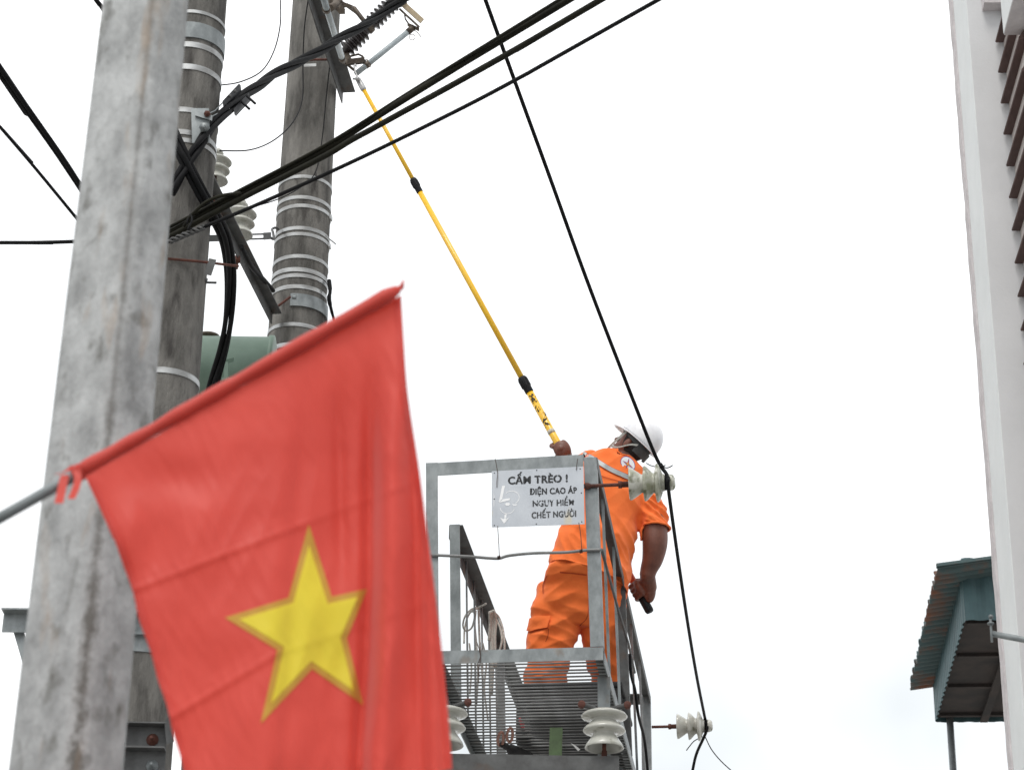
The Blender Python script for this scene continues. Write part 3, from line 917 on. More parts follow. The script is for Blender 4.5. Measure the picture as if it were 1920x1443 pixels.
hg = part('lower_hinge', MB().bar(at3(644, 92, YF), at3(656, 122, YF), RX, FZ, -.045, .03, -.008, .008)
     .bar(at3(652, 116, YF), at3(684, 112, YF), UY, FZ, -.022, .016, -.03, -.022)
     .bar(at3(652, 118, YF), at3(686, 114, YF), UY, FZ, -.018, .012, .022, .03)
     .tube([at3(656, 106, YF), at3(672, 102, YF), at3(680, 106, YF), at3(683, 114, YF)], .008, 6)
     .tube([at3(640, 112, YF), at3(664, 132, YF)], .010, 6), M_bronze, t)
tu0, tu1 = at3(667, 139, YF), at3(769, 57, YF)
fu = part('fuse_tube', MB().tube([tu0, tu1], .0205, 16), M_tube, t)
part('lower_ferrule', MB().tube([at3(685, 124.5, YF), at3(692, 119, YF)], .024, 12).bar(at3(688, 112, YF), at3(694, 126, YF), RX, FZ, -.006, .006, -.02, .02), M_bronze, fu)
part('upper_ferrule', MB().tube([at3(764, 61, YF), at3(776, 51, YF)], .024, 12).bar(at3(764, 46, YF), at3(786, 56, YF), UY, FZ, -.012, .012, -.016, .016), M_bronze, fu)
ring = [at3(773 + 5.5 * math.cos(k * .5236), 70 + 5.5 * math.sin(k * .5236), YF - .01) for k in range(12)]
part('pull_ring', MB().tube(ring, .0028, 6, closed=True), M_bronze, fu)
part('cotter', MB().tube([at3(776, 56, YF), at3(783, 62, YF), at3(790, 70, YF)], .003, 6), M_bronze, fu)
tc_ = part('top_contact', MB().bar(at3(749, 7, YF - .02), at3(789, 43, YF - .02), RX * .66 + UY * .75, FZ, -.004, .034, -.028, .028), M_tan, t)
part('contact_spring', MB().bar(at3(751, 15, YF - .02), at3(788, 49, YF - .02), RX * .66 + UY * .75, FZ, -.018, -.005, -.022, .022)
     .tube([at3(758, 24, YF), at3(760, 36, YF), at3(766, 45, YF), at3(778, 52, YF)], .006, 6), M_bronze, tc_)
part('terminal', MB().bar(f1 - fd * .05, at3(752, 8, YF - .02), UY, FZ, -.02, .02, -.02, .02).tube([at3(752, 2, YF - .02), at3(760, 8, YF - .04)], .018, 8), M_bronze, t)
# second mounting (above) on the same arm
t2 = thing('hinge_bracket', 'dark bronze hinge bracket at the top edge of the slanting pipe', 'bracket', at3(625, 10, 13.1))
part('casting', MB().tube([at3(618, 16, 13.0), at3(628, 10, 13.05), at3(634, 2, 13.1), at3(640, -12, 13.1)], [.03, .026, .03, .026], 8)
     .bar(at3(640, 6, 13.1), at3(660, 14, 13.12), UY, FZ, -.016, .012, -.02, .02), M_bronze, t2)
part('cotter', MB().tube([at3(634, 20, 13.05), at3(638, 10, 13.05)], .004, 6), M_bronze, t2)

# ------------------------------------------------------------------ yellow telescopic stick
S0, S1 = at(672, 150, yy(13.30)), at(1219, 1147, 14.43)
sdv = (S1 - S0).normalized()
def sp_(py):     # point on the stick's axis seen at picture height py
    lo, hi = 0.0, 1.0
    for _ in range(40):
        m_ = (lo + hi) / 2; p = S0.lerp(S1, m_) - CAMPOS
        y = 721.5 - FPX * p.dot(UY) / p.dot(FZ)
        if y < py: lo = m_
        else: hi = m_
    return S0.lerp(S1, lo)
stick = thing('telescopic_stick', 'long yellow telescopic stick reaching from worker to fuse cutout', 'hot stick', S1)
part('top_section', MB().tube([sp_(166), sp_(350)], .0152, 16), M_yellow, stick)
part('middle_section', MB().tube([sp_(345), sp_(716)], .0198, 16), M_yellow, stick)
part('lower_section', MB().tube([sp_(712), sp_(1000)], .0255, 18), M_yellow, stick)
part('grip', MB().tube([sp_(998), sp_(1126)], .0237, 18), M_orangegrip, stick)
part('end_cap', MB().tube([sp_(1120), sp_(1123), sp_(1144), sp_(1149), sp_(1151)], [.0262, .029, .029, .024, .013], 18), M_rubber, stick)
for y0, y1, rr in ((336, 361, .0252), (708, 736, .0315)):
    c = part('collar', MB().tube([sp_(y0), sp_(y0 + 2), sp_(y1 - 10), sp_(y1 - 9), sp_(y1 - 1), sp_(y1)], [rr * .9, rr, rr, rr * .93, rr * .93, rr * .85], 20), M_rubber, stick)
    for k in range(10):
        u, v = frame(sdv); a = k * .6283
        n_ = u * math.cos(a) + v * math.sin(a)
        part('rib', MB().bar(sp_(y0 + 3) + n_ * rr, sp_(y1 - 11) + n_ * rr, sdv.cross(n_), n_, -.003, .003, -.002, .0028), M_rubber, c)
part('tape_ring', MB().tube([sp_(806), sp_(813)], .0262, 18), mat('worn_grey_tape', (.55, .5, .4), (.4, .36, .3), 50, .7), stick)
# torn black print on the lower section
wp = MB(); u, v = frame(sdv)
for (y0, y1, a0_, a1_) in ((742, 757, -60, 40), (762, 772, -20, 70), (775, 786, -80, 0), (786, 800, -40, 60)):
    f_ = -FZ - sdv * (-FZ).dot(sdv); f_.normalize(); s_ = sdv.cross(f_)
    A_, B_ = [], []
    for k in range(7):
        a = R(a0_ + (a1_ - a0_) * k / 6)
        n_ = (f_ * math.cos(a) + s_ * math.sin(a)) * .0260
        A_.append(sp_(y0 + 2 * math.sin(k * 1.9)) + n_); B_.append(sp_(y1 + 2 * math.cos(k * 2.3)) + n_)
    wp.strip(A_, B_)
part('worn_print', wp, worn_print('scuffed_black_print', (.03, .025, .02), .47, .04, 55, (1, 1, 1)), stick)
part('tip_ferrule', MB().tube([sp_(147), sp_(150), sp_(167), sp_(170)], [.015, .020, .0225, .018], 14), M_tip, stick)
hk = part('hook', MB().tube([sp_(150), at3(669, 142, 13.31), at3(666, 134, 13.32), at3(664, 124, 13.33), at3(666, 121, 13.33), at3(668, 125, 13.33)], .006, 8, smooth=4), M_tip, stick)
part('thumb_screw', MB().lathe(at3(669, 148, 13.28), -RX, [(.014, -.02), (.014, .01), (.008, .01), (.008, .03)], 10), M_tip, hk)

# ------------------------------------------------------------------ warning sign
SN = (PD + Z * -.02).normalized()
SPt = PF(0, -.055, 0)
def sg(px, py, off=0.0): return onplane(px, py, SPt - PD * off, PD)
sign = thing('warning_sign', 'weathered white metal warning sign wired to the platform railing', 'sign', sg(1008, 986))
c4 = [(922, 883), (1094, 874), (1096, 982), (922, 988)]
nb_ = 10
def panel_fn(u, v):
    x = (c4[0][0] * (1 - u) + c4[1][0] * u) * (1 - v) + (c4[3][0] * (1 - u) + c4[2][0] * u) * v
    y = (c4[0][1] * (1 - u) + c4[1][1] * u) * (1 - v) + (c4[3][1] * (1 - u) + c4[2][1] * u) * v
    return sg(x, y)
mb = MB().hexa([panel_fn(0, 1), panel_fn(1, 1), panel_fn(1, 0), panel_fn(0, 0)] + [panel_fn(a, b) + PD * .003 for a, b in ((0, 1), (1, 1), (1, 0), (0, 0))])
panel = part('panel', mb, M_sign, sign)
def text_mesh(body, bold):
    cu = bpy.data.curves.new('t', 'FONT'); cu.body = body; cu.size = 1.0; cu.offset = bold; cu.resolution_u = 4; cu.space_character = 1.05
    ob = bpy.data.objects.new('t', cu); COL.objects.link(ob)
    dg = bpy.context.evaluated_depsgraph_get()
    me = bpy.data.meshes.new_from_object(ob.evaluated_get(dg))
    bpy.data.objects.remove(ob); bpy.data.curves.remove(cu)
    vs_ = [v.co.copy() for v in me.vertices]; fs = [tuple(p.vertices) for p in me.polygons]
    bpy.data.meshes.remove(me)
    return vs_, fs
cap_v, _ = text_mesh('H', .02)
CAPH = max(v.y for v in cap_v) - min(v.y for v in cap_v)
def letter_line(body, x0, x1, yb0, yb1, cap, m, bold):
    v_, f_ = text_mesh(body, .012)
    mn, mxx = min(q.x for q in v_), max(q.x for q in v_)
    mb = MB()
    for j, (dx_, dy_) in enumerate(((-bold, 0), (bold, 0), (0, bold * .5), (0, -bold * .5), (0, 0))):
        k0 = len(mb.v)
        for q in v_:
            s_ = (q.x + dx_ - mn) / (mxx - mn)
            mb.v.append(sg(x0 + (x1 - x0) * s_, yb0 + (yb1 - yb0) * s_ - (q.y + dy_) / CAPH * cap, .0010 + .00025 * j))
        for f in f_: mb.face([k0 + i for i in f], True)
    part('lettering', mb, m, panel, fix=False)
letter_line('CẤM TRÈO !', 953, 1064, 907.3, 902.8, 14.2, worn_print('worn_black_print_a', (.02, .022, .025), .58, .04), .034)
letter_line('ĐIỆN CAO ÁP', 993, 1081.5, 926.8, 923.8, 11.3, worn_print('worn_black_print_b', (.02, .022, .025), .57, .04), .034)
letter_line('NGUY HIỂM', 999, 1076, 949, 946.5, 11.6, worn_print('worn_black_print_c', (.03, .032, .035), .50, .04), .034)
letter_line('CHẾT NGƯỜI', 997, 1080, 971, 967.6, 11.6, worn_print('worn_black_print_d', (.05, .052, .055), .545, .05), .030)
def zz(x, y): return 900 + x * .13857, 860 + y * .13857
def flatpoly(pts): return [sg(*zz(x, y), .0012) for x, y in pts]
pic = MB()
pic.poly(flatpoly([(300, 362), (338, 362), (302, 535), (262, 590), (255, 580)]))
pic.poly(flatpoly([(262, 592), (305, 545), (412, 528), (405, 556)]))
pic.poly(flatpoly([(333, 738), (362, 738), (352, 815), (326, 815)]))
pic.poly(flatpoly([(270, 792), (325, 815), (352, 815), (398, 785), (326, 876)]))
def arc(cx, cy, rx, ry, a0_, a1_, w, n=22):
    A_, B_ = [], []
    for k in range(n + 1):
        a = R(a0_ + (a1_ - a0_) * k / n)
        A_.append((cx + rx * math.cos(a), cy + ry * math.sin(a))); B_.append((cx + (rx - w) * math.cos(a), cy + (ry - w) * math.sin(a)))
    pic.strip(flatpoly(A_), flatpoly(B_))
arc(430, 520, 105, 92, -140, 60, 9)
arc(370, 655, 100, 88, 15, 175, 8)
arc(372, 612, 34, 20, 0, 360, 20)
arc(470, 612, 34, 18, 0, 200, 16)
arc(185, 560, 8, 90, -90, 90, 8)
part('faded_pictogram', pic, worn_print('faded_white_marks', (.82, .83, .84), .64, .12, 60, (1, 1, 1)), panel, fix=False)
for x, y in ((195, 192), (768, 155), (1355, 135), (193, 543), (1372, 460), (195, 900), (762, 880), (1377, 852)):
    part('rivet', MB().lathe(sg(*zz(x, y), -.001), -PD, [(.0035, 0), (.0032, .003), (.001, .004)], 10), M_rubber, panel)
for pts in (((205, 0), (222, 80), (240, 195)), ((240, 195), (230, 290), (228, 385)), ((1322, -5), (1310, 80), (1302, 150)), ((238, 905), (250, 1080), (263, 1330)), ((1337, 860), (1362, 1020), (1378, 1240))):
    part('tie_wire', MB().tube([sg(*zz(x, y), .012 if i < 2 else .004) for i, (x, y) in enumerate(pts)], .0022, 6, smooth=4), M_wire, sign)
for x, y in ((255, 1332), (1368, 1245)):
    for k in range(3):
        part('wire_wrap', MB().lathe(sg(*zz(x - 14 + k * 14, y + (2 - k) * 3), -.008), PW, [(.0105, -.002), (.0135, 0), (.0105, .002)], 12), M_wire, sign)

# ------------------------------------------------------------------ cables
def cable(label, px, r, m, cat='cable', name='overhead_cable', group=None, smooth=6, ext0=0, ext1=0):
    pts = [at(x, y, yy(Y)) for x, y, Y in px]
    if ext1: pts.append(pts[-1] + (pts[-1] - pts[-2]).normalized() * ext1)
    if ext0: pts.insert(0, pts[0] + (pts[0] - pts[1]).normalized() * ext0)
    return solo(name, MB().tube(pts, r, 8, smooth=smooth), m, label, cat, group)
def bundle(name, label, px, r, n, m, turns, cat='cable', group=None, spread=1.05, ext0=0, ext1=0, phase=0.0):
    pts = [at(x, y, yy(Y)) for x, y, Y in px]
    if ext1: pts.append(pts[-1] + (pts[-1] - pts[-2]).normalized() * ext1)
    if ext0: pts.insert(0, pts[0] + (pts[0] - pts[1]).normalized() * ext0)
    path = smooth_path(pts, 14)
    ln = [0]
    for i in range(1, len(path)): ln.append(ln[-1] + (path[i] - path[i - 1]).length)
    t = thing(name, label, cat, min(path, key=lambda q: q.z), group)
    for k in range(n):
        q = []
        for i, p in enumerate(path):
            d = path[min(i + 1, len(path) - 1)] - path[max(i - 1, 0)]
            u, v = frame(d)
            a = phase + 2 * math.pi * (k / n + turns * ln[i])
            rr = r * spread / math.sin(math.pi / n) if n > 1 else 0
            q.append(p + (u * math.cos(a) + v * math.sin(a)) * rr)
        part('strand', MB().tube(q, r, 8), m, t)
    return t
GC = 'cables crossing from the near round pole to the upper right'
cable('thick olive-black cable, uppermost of those slanting to the upper right', [(296, 446, 10.75), (325, 432, 10.70), (449, 364, 10.45), (522, 327, 10.3), (612, 279, 10.1), (703, 221, 9.9), (860, 124, 9.5), (1080, -8, 9.0)], .0165, M_olive, group=GC, ext1=6)
cable('thinner olive cable riding along the uppermost thick cable', [(296, 437, 10.72), (449, 357, 10.42), (612, 271, 10.07), (760, 178, 9.75), (860, 116, 9.47), (1062, -8, 8.97)], .0085, M_olive, group=GC, ext1=6)
cable('thick olive-black cable sagging just below its twin over the yellow stick', [(296, 452, 10.73), (325, 440, 10.68), (449, 374, 10.43), (522, 337, 10.28), (612, 291, 10.08), (657, 264, 9.98), (703, 239, 9.88), (763, 206, 9.75), (860, 153, 9.5), (1000, 74, 9.17), (1140, -8, 8.85)], .0150, M_olive, group=GC, ext1=6)
cable('single black cable, lowest of those slanting to the upper right', [(296, 462, 10.7), (330, 447, 10.62), (470, 389, 10.3), (640, 313, 9.9), (800, 236, 9.55), (965, 151, 9.2), (1245, -6, 8.6)], .0098, M_black, group=GC, ext1=6)
# twisted grip near the end of the lowest cable
bundle('cable_grip', 'twisted dead-end grip on the lowest slanting cable', [(318, 453, 10.62), (345, 441, 10.57), (382, 426, 10.48)], .006, 3, M_galvdark, 9, 'cable grip', spread=1.6)
cable('small olive loop of cable tied above the crossing cables', [(345, 424, 10.6), (358, 405, 10.55), (385, 380, 10.5), (415, 367, 10.45), (452, 362, 10.4)], .009, M_olive, name='cable_loop')
cable('small wire twist tied round the thick olive cables', [(350, 420, 10.56), (357, 402, 10.55), (360, 414, 10.52), (352, 430, 10.5), (360, 428, 10.55)], .005, M_black, name='wire_tie')
bundle('twisted_cable', 'twisted black power cable passing in front of both round poles at top', [(790, -16, 12.55), (757, -1, 12.5), (700, 37, 12.35), (640, 71, 12.1), (585, 104, 11.85), (530, 131, 11.6), (485, 160, 11.35), (450, 186, 11.15), (420, 212, 10.98), (396, 240, 10.84), (372, 273, 10.75), (345, 318, 10.72), (320, 360, 10.70)], .0150, 3, M_black, .55, ext0=4, phase=.6)
bundle('drop_cable', 'thick black cable bundle dropping past the slanting arm to the transformer', [(318, 235, 10.72), (336, 276, 10.70), (352, 312, 10.72), (378, 362, 10.80), (402, 405, 10.95), (421, 445, 11.1), (430, 490, 11.25), (432, 540, 11.4), (428, 600, 11.55), (418, 655, 11.7), (402, 712, 11.85), (386, 775, 12.0)], .0145, 4, M_black, .25)
cable('second black cable curving behind the slanting arm towards the far pole', [(452, 462, 12.6), (472, 500, 12.8), (495, 525, 13.1), (512, 545, 13.35)], .016, M_black, name='jumper_cable')
cable('thin black wire looping from the top edge to the near round pole', [(523, -30, 12.3), (526, 10, 12.2), (525, 50, 12.1), (514, 95, 11.9), (491, 133, 11.6), (450, 154, 11.3), (404, 161, 11.05)], .0042, M_black, name='jumper_wire')
cable('thin black wire running down the far pole then left to the upper insulator', [(581, -20, 13.3), (571, 50, 13.35), (568, 120, 13.36), (567, 185, 13.3), (550, 228, 13.0), (515, 262, 12.7), (470, 281, 12.4), (412, 283, 12.1)], .0048, M_black, name='jumper_wire')
cable('thin dark wire slanting from the angle arm down the far pole front', [(576, -10, 13.3), (590, 40, 13.2), (603, 80, 13.1)], .005, M_black, name='jumper_wire')
cable('thin dark wire down the far pole to the lower insulator', [(620, 108, 13.3), (612, 180, 13.38), (604, 260, 13.39), (592, 322, 13.3), (565, 350, 13.1), (520, 374, 12.9), (460, 392, 12.72)], .0042, M_black, name='jumper_wire')
# clamp on the twisted cable
t = thing('cable_clamp', 'black two-bolt clamp gripping the twisted cable beside the near pole', 'clamp', at3(445, 195, 11.05))
cdir = (at3(470, 172, 11.2) - at3(425, 206, 11.0)).normalized(); cup = (UY - cdir * UY.dot(cdir)).normalized()
part('upper_plate', MB().bar(at3(420, 199, 10.98), at3(451, 166, 11.13), cup, FZ, -.012, .022, -.05, .035), M_rubber, t)
part('lower_plate', MB().bar(at3(440, 207, 11.05), at3(468, 178, 11.2), cup, FZ, -.03, .004, -.045, .035), M_rubber, t)
for x, y in ((434, 183), (443, 174)):
    part('bolt_head', MB().lathe(at3(x - 2, y - 2, 11.0), cup * .3 - FZ, [(.010, 0), (.010, .012), (.005, .014)], 6), M_galvdark, t)
for x, y in ((462, 200), (473, 190)):
    part('bolt', MB().tube([at3(x - 10, y - 10, 11.1), at3(x + 6, y + 5, 11.1)], .0075, 8), M_rubber, t)
part('bail_wire', MB().tube([at3(424, 196, 11.0), at3(408, 213, 10.9), at3(392, 222, 10.79)], .0035, 6).tube([at3(420, 190, 11.0), at3(403, 208, 10.9), at3(388, 215, 10.79)], .0035, 6), M_galv, t)
# left side cables
bundle('overhead_cable', 'pair of thick black cables at upper left running behind the square pole', [(-25, 96, 9.6), (0, 133, 9.7), (60, 218, 9.9), (112, 292, 10.1), (158, 362, 10.3), (290, 565, 10.8)], .0125, 2, M_black, .06, group='cables at the left edge', ext0=5, phase=1.2)
cable('single thin black cable at upper left below the thick pair', [(-25, 210, 9.6), (0, 238, 9.7), (70, 320, 9.95), (150, 417, 10.2), (285, 580, 10.8)], .0082, M_black, group='cables at the left edge', ext0=5)
cable('level black cable meeting the square pole from the left edge', [(-30, 455, 10.8), (60, 455, 10.8), (150, 452.5, 10.8), (280, 447, 10.82)], .0105, M_black, group='cables at the left edge', ext0=4)
cable('dark cable stub showing beside the top of the square pole', [(150, -40, 10.3), (176, -5, 10.4), (196, 22, 10.5), (250, 110, 10.78)], .012, M_black, ext0=2)
# bare conductor tied to the sideways insulators
hC = oC + axC * (.232 * .89) + Z * .0; hD = oD + axD * (.232 * .90)
up = [at(900, -28, 9.6), at(965, 152, 10.1), at(1030, 330, 10.6), at(1100, 524, 11.15), at(1170, 706, 11.75), at(1228, 852, 12.14)]
q1 = hC + Vector((.002, -.02, .045)); q1b = hC + Vector((.012, -.045, 0)); q1c = hC + Vector((.012, -.03, -.06))
q2 = hD + Vector((-.006, -.035, .05)); q2b = hD + Vector((.006, -.04, -.04))
mid_ = [q1c.lerp(q2, k) + Z * (-.10 * 4 * k * (1 - k)) for k in (.25, .5, .75)]
tail = [at(1306, 1412, 16.8), at(1297, 1450, 17.0), at(1280, 1520, 17.3)]
solo('conductor_wire', MB().tube([up[0] + (up[0] - up[1]) * 1.6] + up + [q1, q1b, q1c] + mid_ + [q2, q2b] + tail + [tail[-1] + (tail[-1] - tail[-2]) * 4], .0108, 10, smooth=8), M_black,
     'long black conductor crossing the sky down to the two sideways insulators', 'cable')
mb = MB()
for k in range(4):
    mb.lathe(hC + axC * (-.012 + .009 * k), axC, [(.041, -.005), (.047, 0), (.041, .005)], 20)
part('tie_wire', mb.tube([at(1212, 868, 12.2), at(1222, 873, 12.17), at(1236, 875, 12.15), at(1248, 872, 12.14)], .0032, 6, smooth=4).tube([at(1240, 868, 12.14), at(1246, 876, 12.12), at(1254, 876, 12.12), at(1261, 872, 12.1)], .0036, 6, smooth=4), M_black, iC)
mb = MB()
for k in range(4):
    mb.lathe(hD + axD * (-.012 + .009 * k), axD, [(.041, -.005), (.047, 0), (.041, .005)], 20)
mb.tube([at(1317, 1380, 16.6), at(1302, 1388, 16.6), at(1293, 1398, 16.6), at(1287, 1406, 16.6)], .004, 6, smooth=4)
mb.tube([at(1322, 1380, 16.6), at(1334, 1404, 16.6), at(1352, 1426, 16.6), at(1375, 1447, 16.6)], .004, 6, smooth=4)
part('tie_wire', mb, M_black, iD)

# ------------------------------------------------------------------ small pole hardware
t = thing('strain_clamp', 'dark steel strain clamp bridging the two round poles below the insulator', 'clamp', at3(450, 446, 13.1))
part('yoke', MB().bar(at3(388, 447, 12.9), at3(432, 446, 13.0), UY, FZ, -.022, .022, -.012, .012), M_galvdark, t)
part('side_bar', MB().bar(at3(430, 441, 13.0), at3(500, 439, 13.2), UY, FZ, -.006, .006, -.02, -.014), M_galvdark, t)
part('side_bar', MB().bar(at3(430, 449, 13.0), at3(500, 447, 13.2), UY, FZ, -.006, .006, .014, .02), M_galvdark, t)
part('swivel', MB().bar(at3(494, 443, 13.18), at3(508, 442, 13.25), UY, FZ, -.024, .024, -.016, .016), M_galvdark, t)
part('hook', MB().tube([at3(508, 446, 13.25), at3(513, 448, 13.3), at3(512, 436, 13.35), at3(510, 430, 13.4), at3(516, 427, 13.46), at3(522, 430, 13.5)], .009, 8, smooth=4), M_galvdark, t)
t = thing('through_rod', 'rusty rod sticking out right of the near round pole with a small plate', 'rod', at3(380, 490, 10.85))
part('rod', MB().tube([at3(315, 485, 10.8), at3(372, 490, 10.84), at3(447, 499, 10.95)], .0075, 8), M_rust, t)
part('plate', MB().hexa([at3(392, 484, 10.86), at3(406, 487, 10.86), at3(396, 517, 10.86), at3(382, 514, 10.86), at3(392, 484, 10.872), at3(406, 487, 10.872), at3(396, 517, 10.872), at3(382, 514, 10.872)]), M_galvdark, t)
t = thing('pole_bolt', 'short dark bolt low on the right side of the near round pole', 'bolt', at3(390, 528, 10.95))
part('shank', MB().tube([at3(366, 529, 11.0), at3(406, 530, 11.0)], .0065, 8), M_galvdark, t)
part('nut', MB().tube([at3(381, 523, 10.98), at3(388, 526, 10.98)], .012, 6), M_galvdark, t)
solo('wire_tail', MB().tube([at3(617, 526, 13.55), at3(619, 545, 13.53), at3(617, 560, 13.53), at3(621, 580, 13.55), at3(627, 604, 13.6), at3(632, 640, 13.6)], [.016, .013, .016, .012, .010, .010], 8, smooth=4), M_black,
     'frayed black cable tail on the right side of the far pole', 'cable')
solo('strap_tail', MB().bar(at3(610, 442, 13.5), at3(630, 458, 13.5), UY, FZ, -.006, .006, -.001, .001), M_strap, 'loose bright strap end sticking out from the far pole', 'strap')

# ------------------------------------------------------------------ transformer
cc = at3(440, 692, 12.55)
tr = thing('transformer', 'green oil transformer with round conservator tank between the round poles', 'transformer', (cc.x + .35, yy(12.45), ZT + .141))
zt0 = ZT + .1415
cx0 = at3(335, 690, 12.55); cx1 = at3(514, 686, 12.55); cx1.z = cx0.z = cc.z
RC = .208
cons = part('conservator', MB().lathe(cx0, cx1 - cx0, [(.05, -.03), (RC * .7, -.02), (RC * .97, 0), (RC, .02), (RC, (cx1 - cx0).length - .03), (RC * 1.05, (cx1 - cx0).length - .028), (RC * 1.05, (cx1 - cx0).length), (RC * .9, (cx1 - cx0).length + .004), (.04, (cx1 - cx0).length + .012)], 40), M_green, tr)
part('filler_cap', MB().lathe(at3(391, 634, 12.55) - Z * .02, Z, [(.055, 0), (.055, .02), (.07, .022), (.07, .036), (.03, .045)], 20), M_bronze, cons)
bx = Vector((cc.x + .45, yy(12.45), 0))
ztop = cc.z - RC - .10
part('tank', MB().box((-.42, -.30, zt0), (.42, .30, ztop), bx), M_green, tr)
part('lid', MB().box((-.46, -.34, ztop + .001), (.46, .34, ztop + .02), bx), M_green, tr)
for i in range(13):
    x = -.39 + i * .065
    part('cooling_fin', MB().box((x - .006, -.43, zt0 + .12), (x + .006, -.301, ztop - .1), bx), M_green, tr)
    part('cooling_fin', MB().box((x - .006, .301, zt0 + .12), (x + .006, .43, ztop - .1), bx), M_green, tr)
part('bracket', MB().bar(at3(424, 678, 12.33), at3(424, 745, 12.33), RX, FZ, -.012, .014, -.01, .01).bar(at3(424, 678, 12.33), at3(438, 674, 12.33), UY, FZ, -.012, .012, -.01, .01), M_green, tr)
part('conservator_leg', MB().bar(cx0.lerp(cx1, .35) - Z * (RC * .9), Vector((cx0.lerp(cx1, .35).x, yy(12.5), ztop)), RX, FZ, -.03, .03, -.01, .01), M_green, tr)
part('conservator_leg', MB().bar(cx0.lerp(cx1, .85) - Z * (RC * .9), Vector((cx0.lerp(cx1, .85).x, yy(12.5), ztop)), RX, FZ, -.03, .03, -.01, .01), M_green, tr)
for i in range(3):
    part('bushing', MB().lathe(bx + Vector((.0 + .19 * i, .12, ztop + .02)), Z, [(.04, 0)] + [(.03 + .02 * (k % 2), .03 + k * .02) for k in range(9)] + [(.012, .24), (.012, .28)], 18), M_porcbrown, tr)

# ------------------------------------------------------------------ things on the platform
# white rope hung over the left handrail
def lp(px, b): return onplane(px[0], px[1], PF(0, b, 0), PD)
t = thing('rope_coil', 'coil of white rope hung over the left handrail of the platform', 'rope', lp((905, 1200), 2.0))
def ropes(pts, b, r=.009):
    part('strand', MB().tube([lp(p, b + .05 * math.sin(i * 1.3)) for i, p in enumerate(pts)], r, 8, smooth=6), M_rope, t)
ropes([(870, 1205), (871, 1180), (876, 1158), (884, 1146), (890, 1152), (885, 1175), (874, 1182), (868, 1172), (872, 1155), (882, 1143), (893, 1138)], 2.0, .006)
ropes([(892, 1144), (890, 1170), (893, 1205), (896, 1260), (893, 1320)], 1.95, .007)
ropes([(897, 1142), (898, 1170), (900, 1215), (905, 1270)], 1.98, .007)
ropes([(886, 1144), (896, 1139), (906, 1134), (911, 1131)], 1.9, .007)
ropes([(921, 1145), (924, 1165), (922, 1195), (923, 1240), (921, 1300)], 2.1, .013)
ropes([(925, 1143), (929, 1165), (927, 1200), (929, 1250)], 2.1, .012)
ropes([(918, 1146), (919, 1170), (917, 1200)], 2.08, .010)
ropes([(926, 1146), (936, 1158), (943, 1180), (946, 1208), (944, 1235)], 2.15, .007)
ropes([(922, 1150), (930, 1160), (938, 1178), (941, 1200), (935, 1222), (925, 1232)], 2.12, .007)
ropes([(905, 1205), (912, 1240), (908, 1290), (915, 1350)], 2.1, .006)
ropes([(880, 1205), (884, 1250), (881, 1300)], 2.0, .006)
# wire tied round the front beam
solo('tie_wire', MB().tube([onplane(x, y, PF(0, -.012, 0), PD) for x, y in ((894, 1203), (898, 1215), (901, 1228), (900, 1240), (897, 1262), (898, 1280))], .0026, 6, smooth=4)
     .tube([onplane(x, y, PF(0, -.012, 0), PD) for x, y in ((901, 1204), (900, 1216), (901, 1230), (896, 1246), (899, 1268))], .0022, 6, smooth=4), M_wire, 'thin rusty wire twisted round the front floor beam of the platform', 'wire')
# dark equipment box on the grating that the worker stands on
BOXH = at(1020, 1316, 14.42).z - ZF
def equipment_box():
    t = thing('equipment_box', 'dark box standing on the platform grating under the worker', 'box', PF(-.40, 2.2, 0))
    def bx(name, a0_, a1_, b0_, b1_, z0, z1, m, bev=.01):
        mb = MB().box((a0_, b0_, z0), (a1_, b1_, z1), PO, (PW, PD, Z))
        o = part(name, mb, m, t)
        bv = o.modifiers.new('bevel', 'BEVEL'); bv.width = bev; bv.segments = 2
        return o
    bx('case', -.70, -.05, 1.78, 2.62, .0, BOXH - .035, M_bag)
    bx('lid', -.715, -.035, 1.765, 2.635, BOXH - .034, BOXH, M_bag)
    bx('runner', -.68, -.60, 1.60, 2.70, -.004, .03, M_rubber, .004)
    bx('runner', -.16, -.08, 1.60, 2.70, -.004, .03, M_rubber, .004)
equipment_box()
def sack(label, c, sx, sy, sz, m, seed):
    rings = []
    for i in range(1, 18):
        th = math.pi * i / 18
        k = math.sin(th) ** .45
        rings.append((c - PW * sx * math.cos(th), PD * sy * k, Z * sz * k))
    mb = MB().loft(rings, 28)
    for v in mb.v:
        v += (v - c).normalized() * .03 * noise.noise(v * 9 + Vector((seed, 0, 0)))
        if v.z < ZF: v.z = ZF + (v.z - ZF) * .1
    return solo('cloth_bundle', mb, m, label, 'cloth')
sack('crumpled dark cloth on the grating in front of the dark box', PF(-.34, 1.42, .06), .24, .26, .07, M_bag, 1)
sack('small red cloth on the grating beside the dark box', PF(-.62, 1.42, .02), .016, .11, .02, mat('red_cloth', (.55, .05, .06), (.45, .04, .05), 10, .9), 2)
t = thing('webbing_loops', 'pair of brown webbing loops hanging through the platform grating', 'strap', onz(945, 1392, ZF - .1))
for dx in (0, 17):
    pts = [onz(937 + dx + x, 1382 - dx * .45 + y, ZF - .06) for x, y in ((0, -8), (-4, 4), (-1, 14), (4, 14), (7, 4), (6, -8), (1, -10))]
    part('loop', MB().tube(pts, .009, 6, smooth=4), M_strapbrown, t)
part('dark_tail', MB().tube([onz(941, 1394, ZF - .06), onz(958, 1404, ZF - .07), onz(985, 1416, ZF - .08), onz(1010, 1425, ZF - .08)], [.02, .035, .035, .02], 8, smooth=4), M_bag, t)
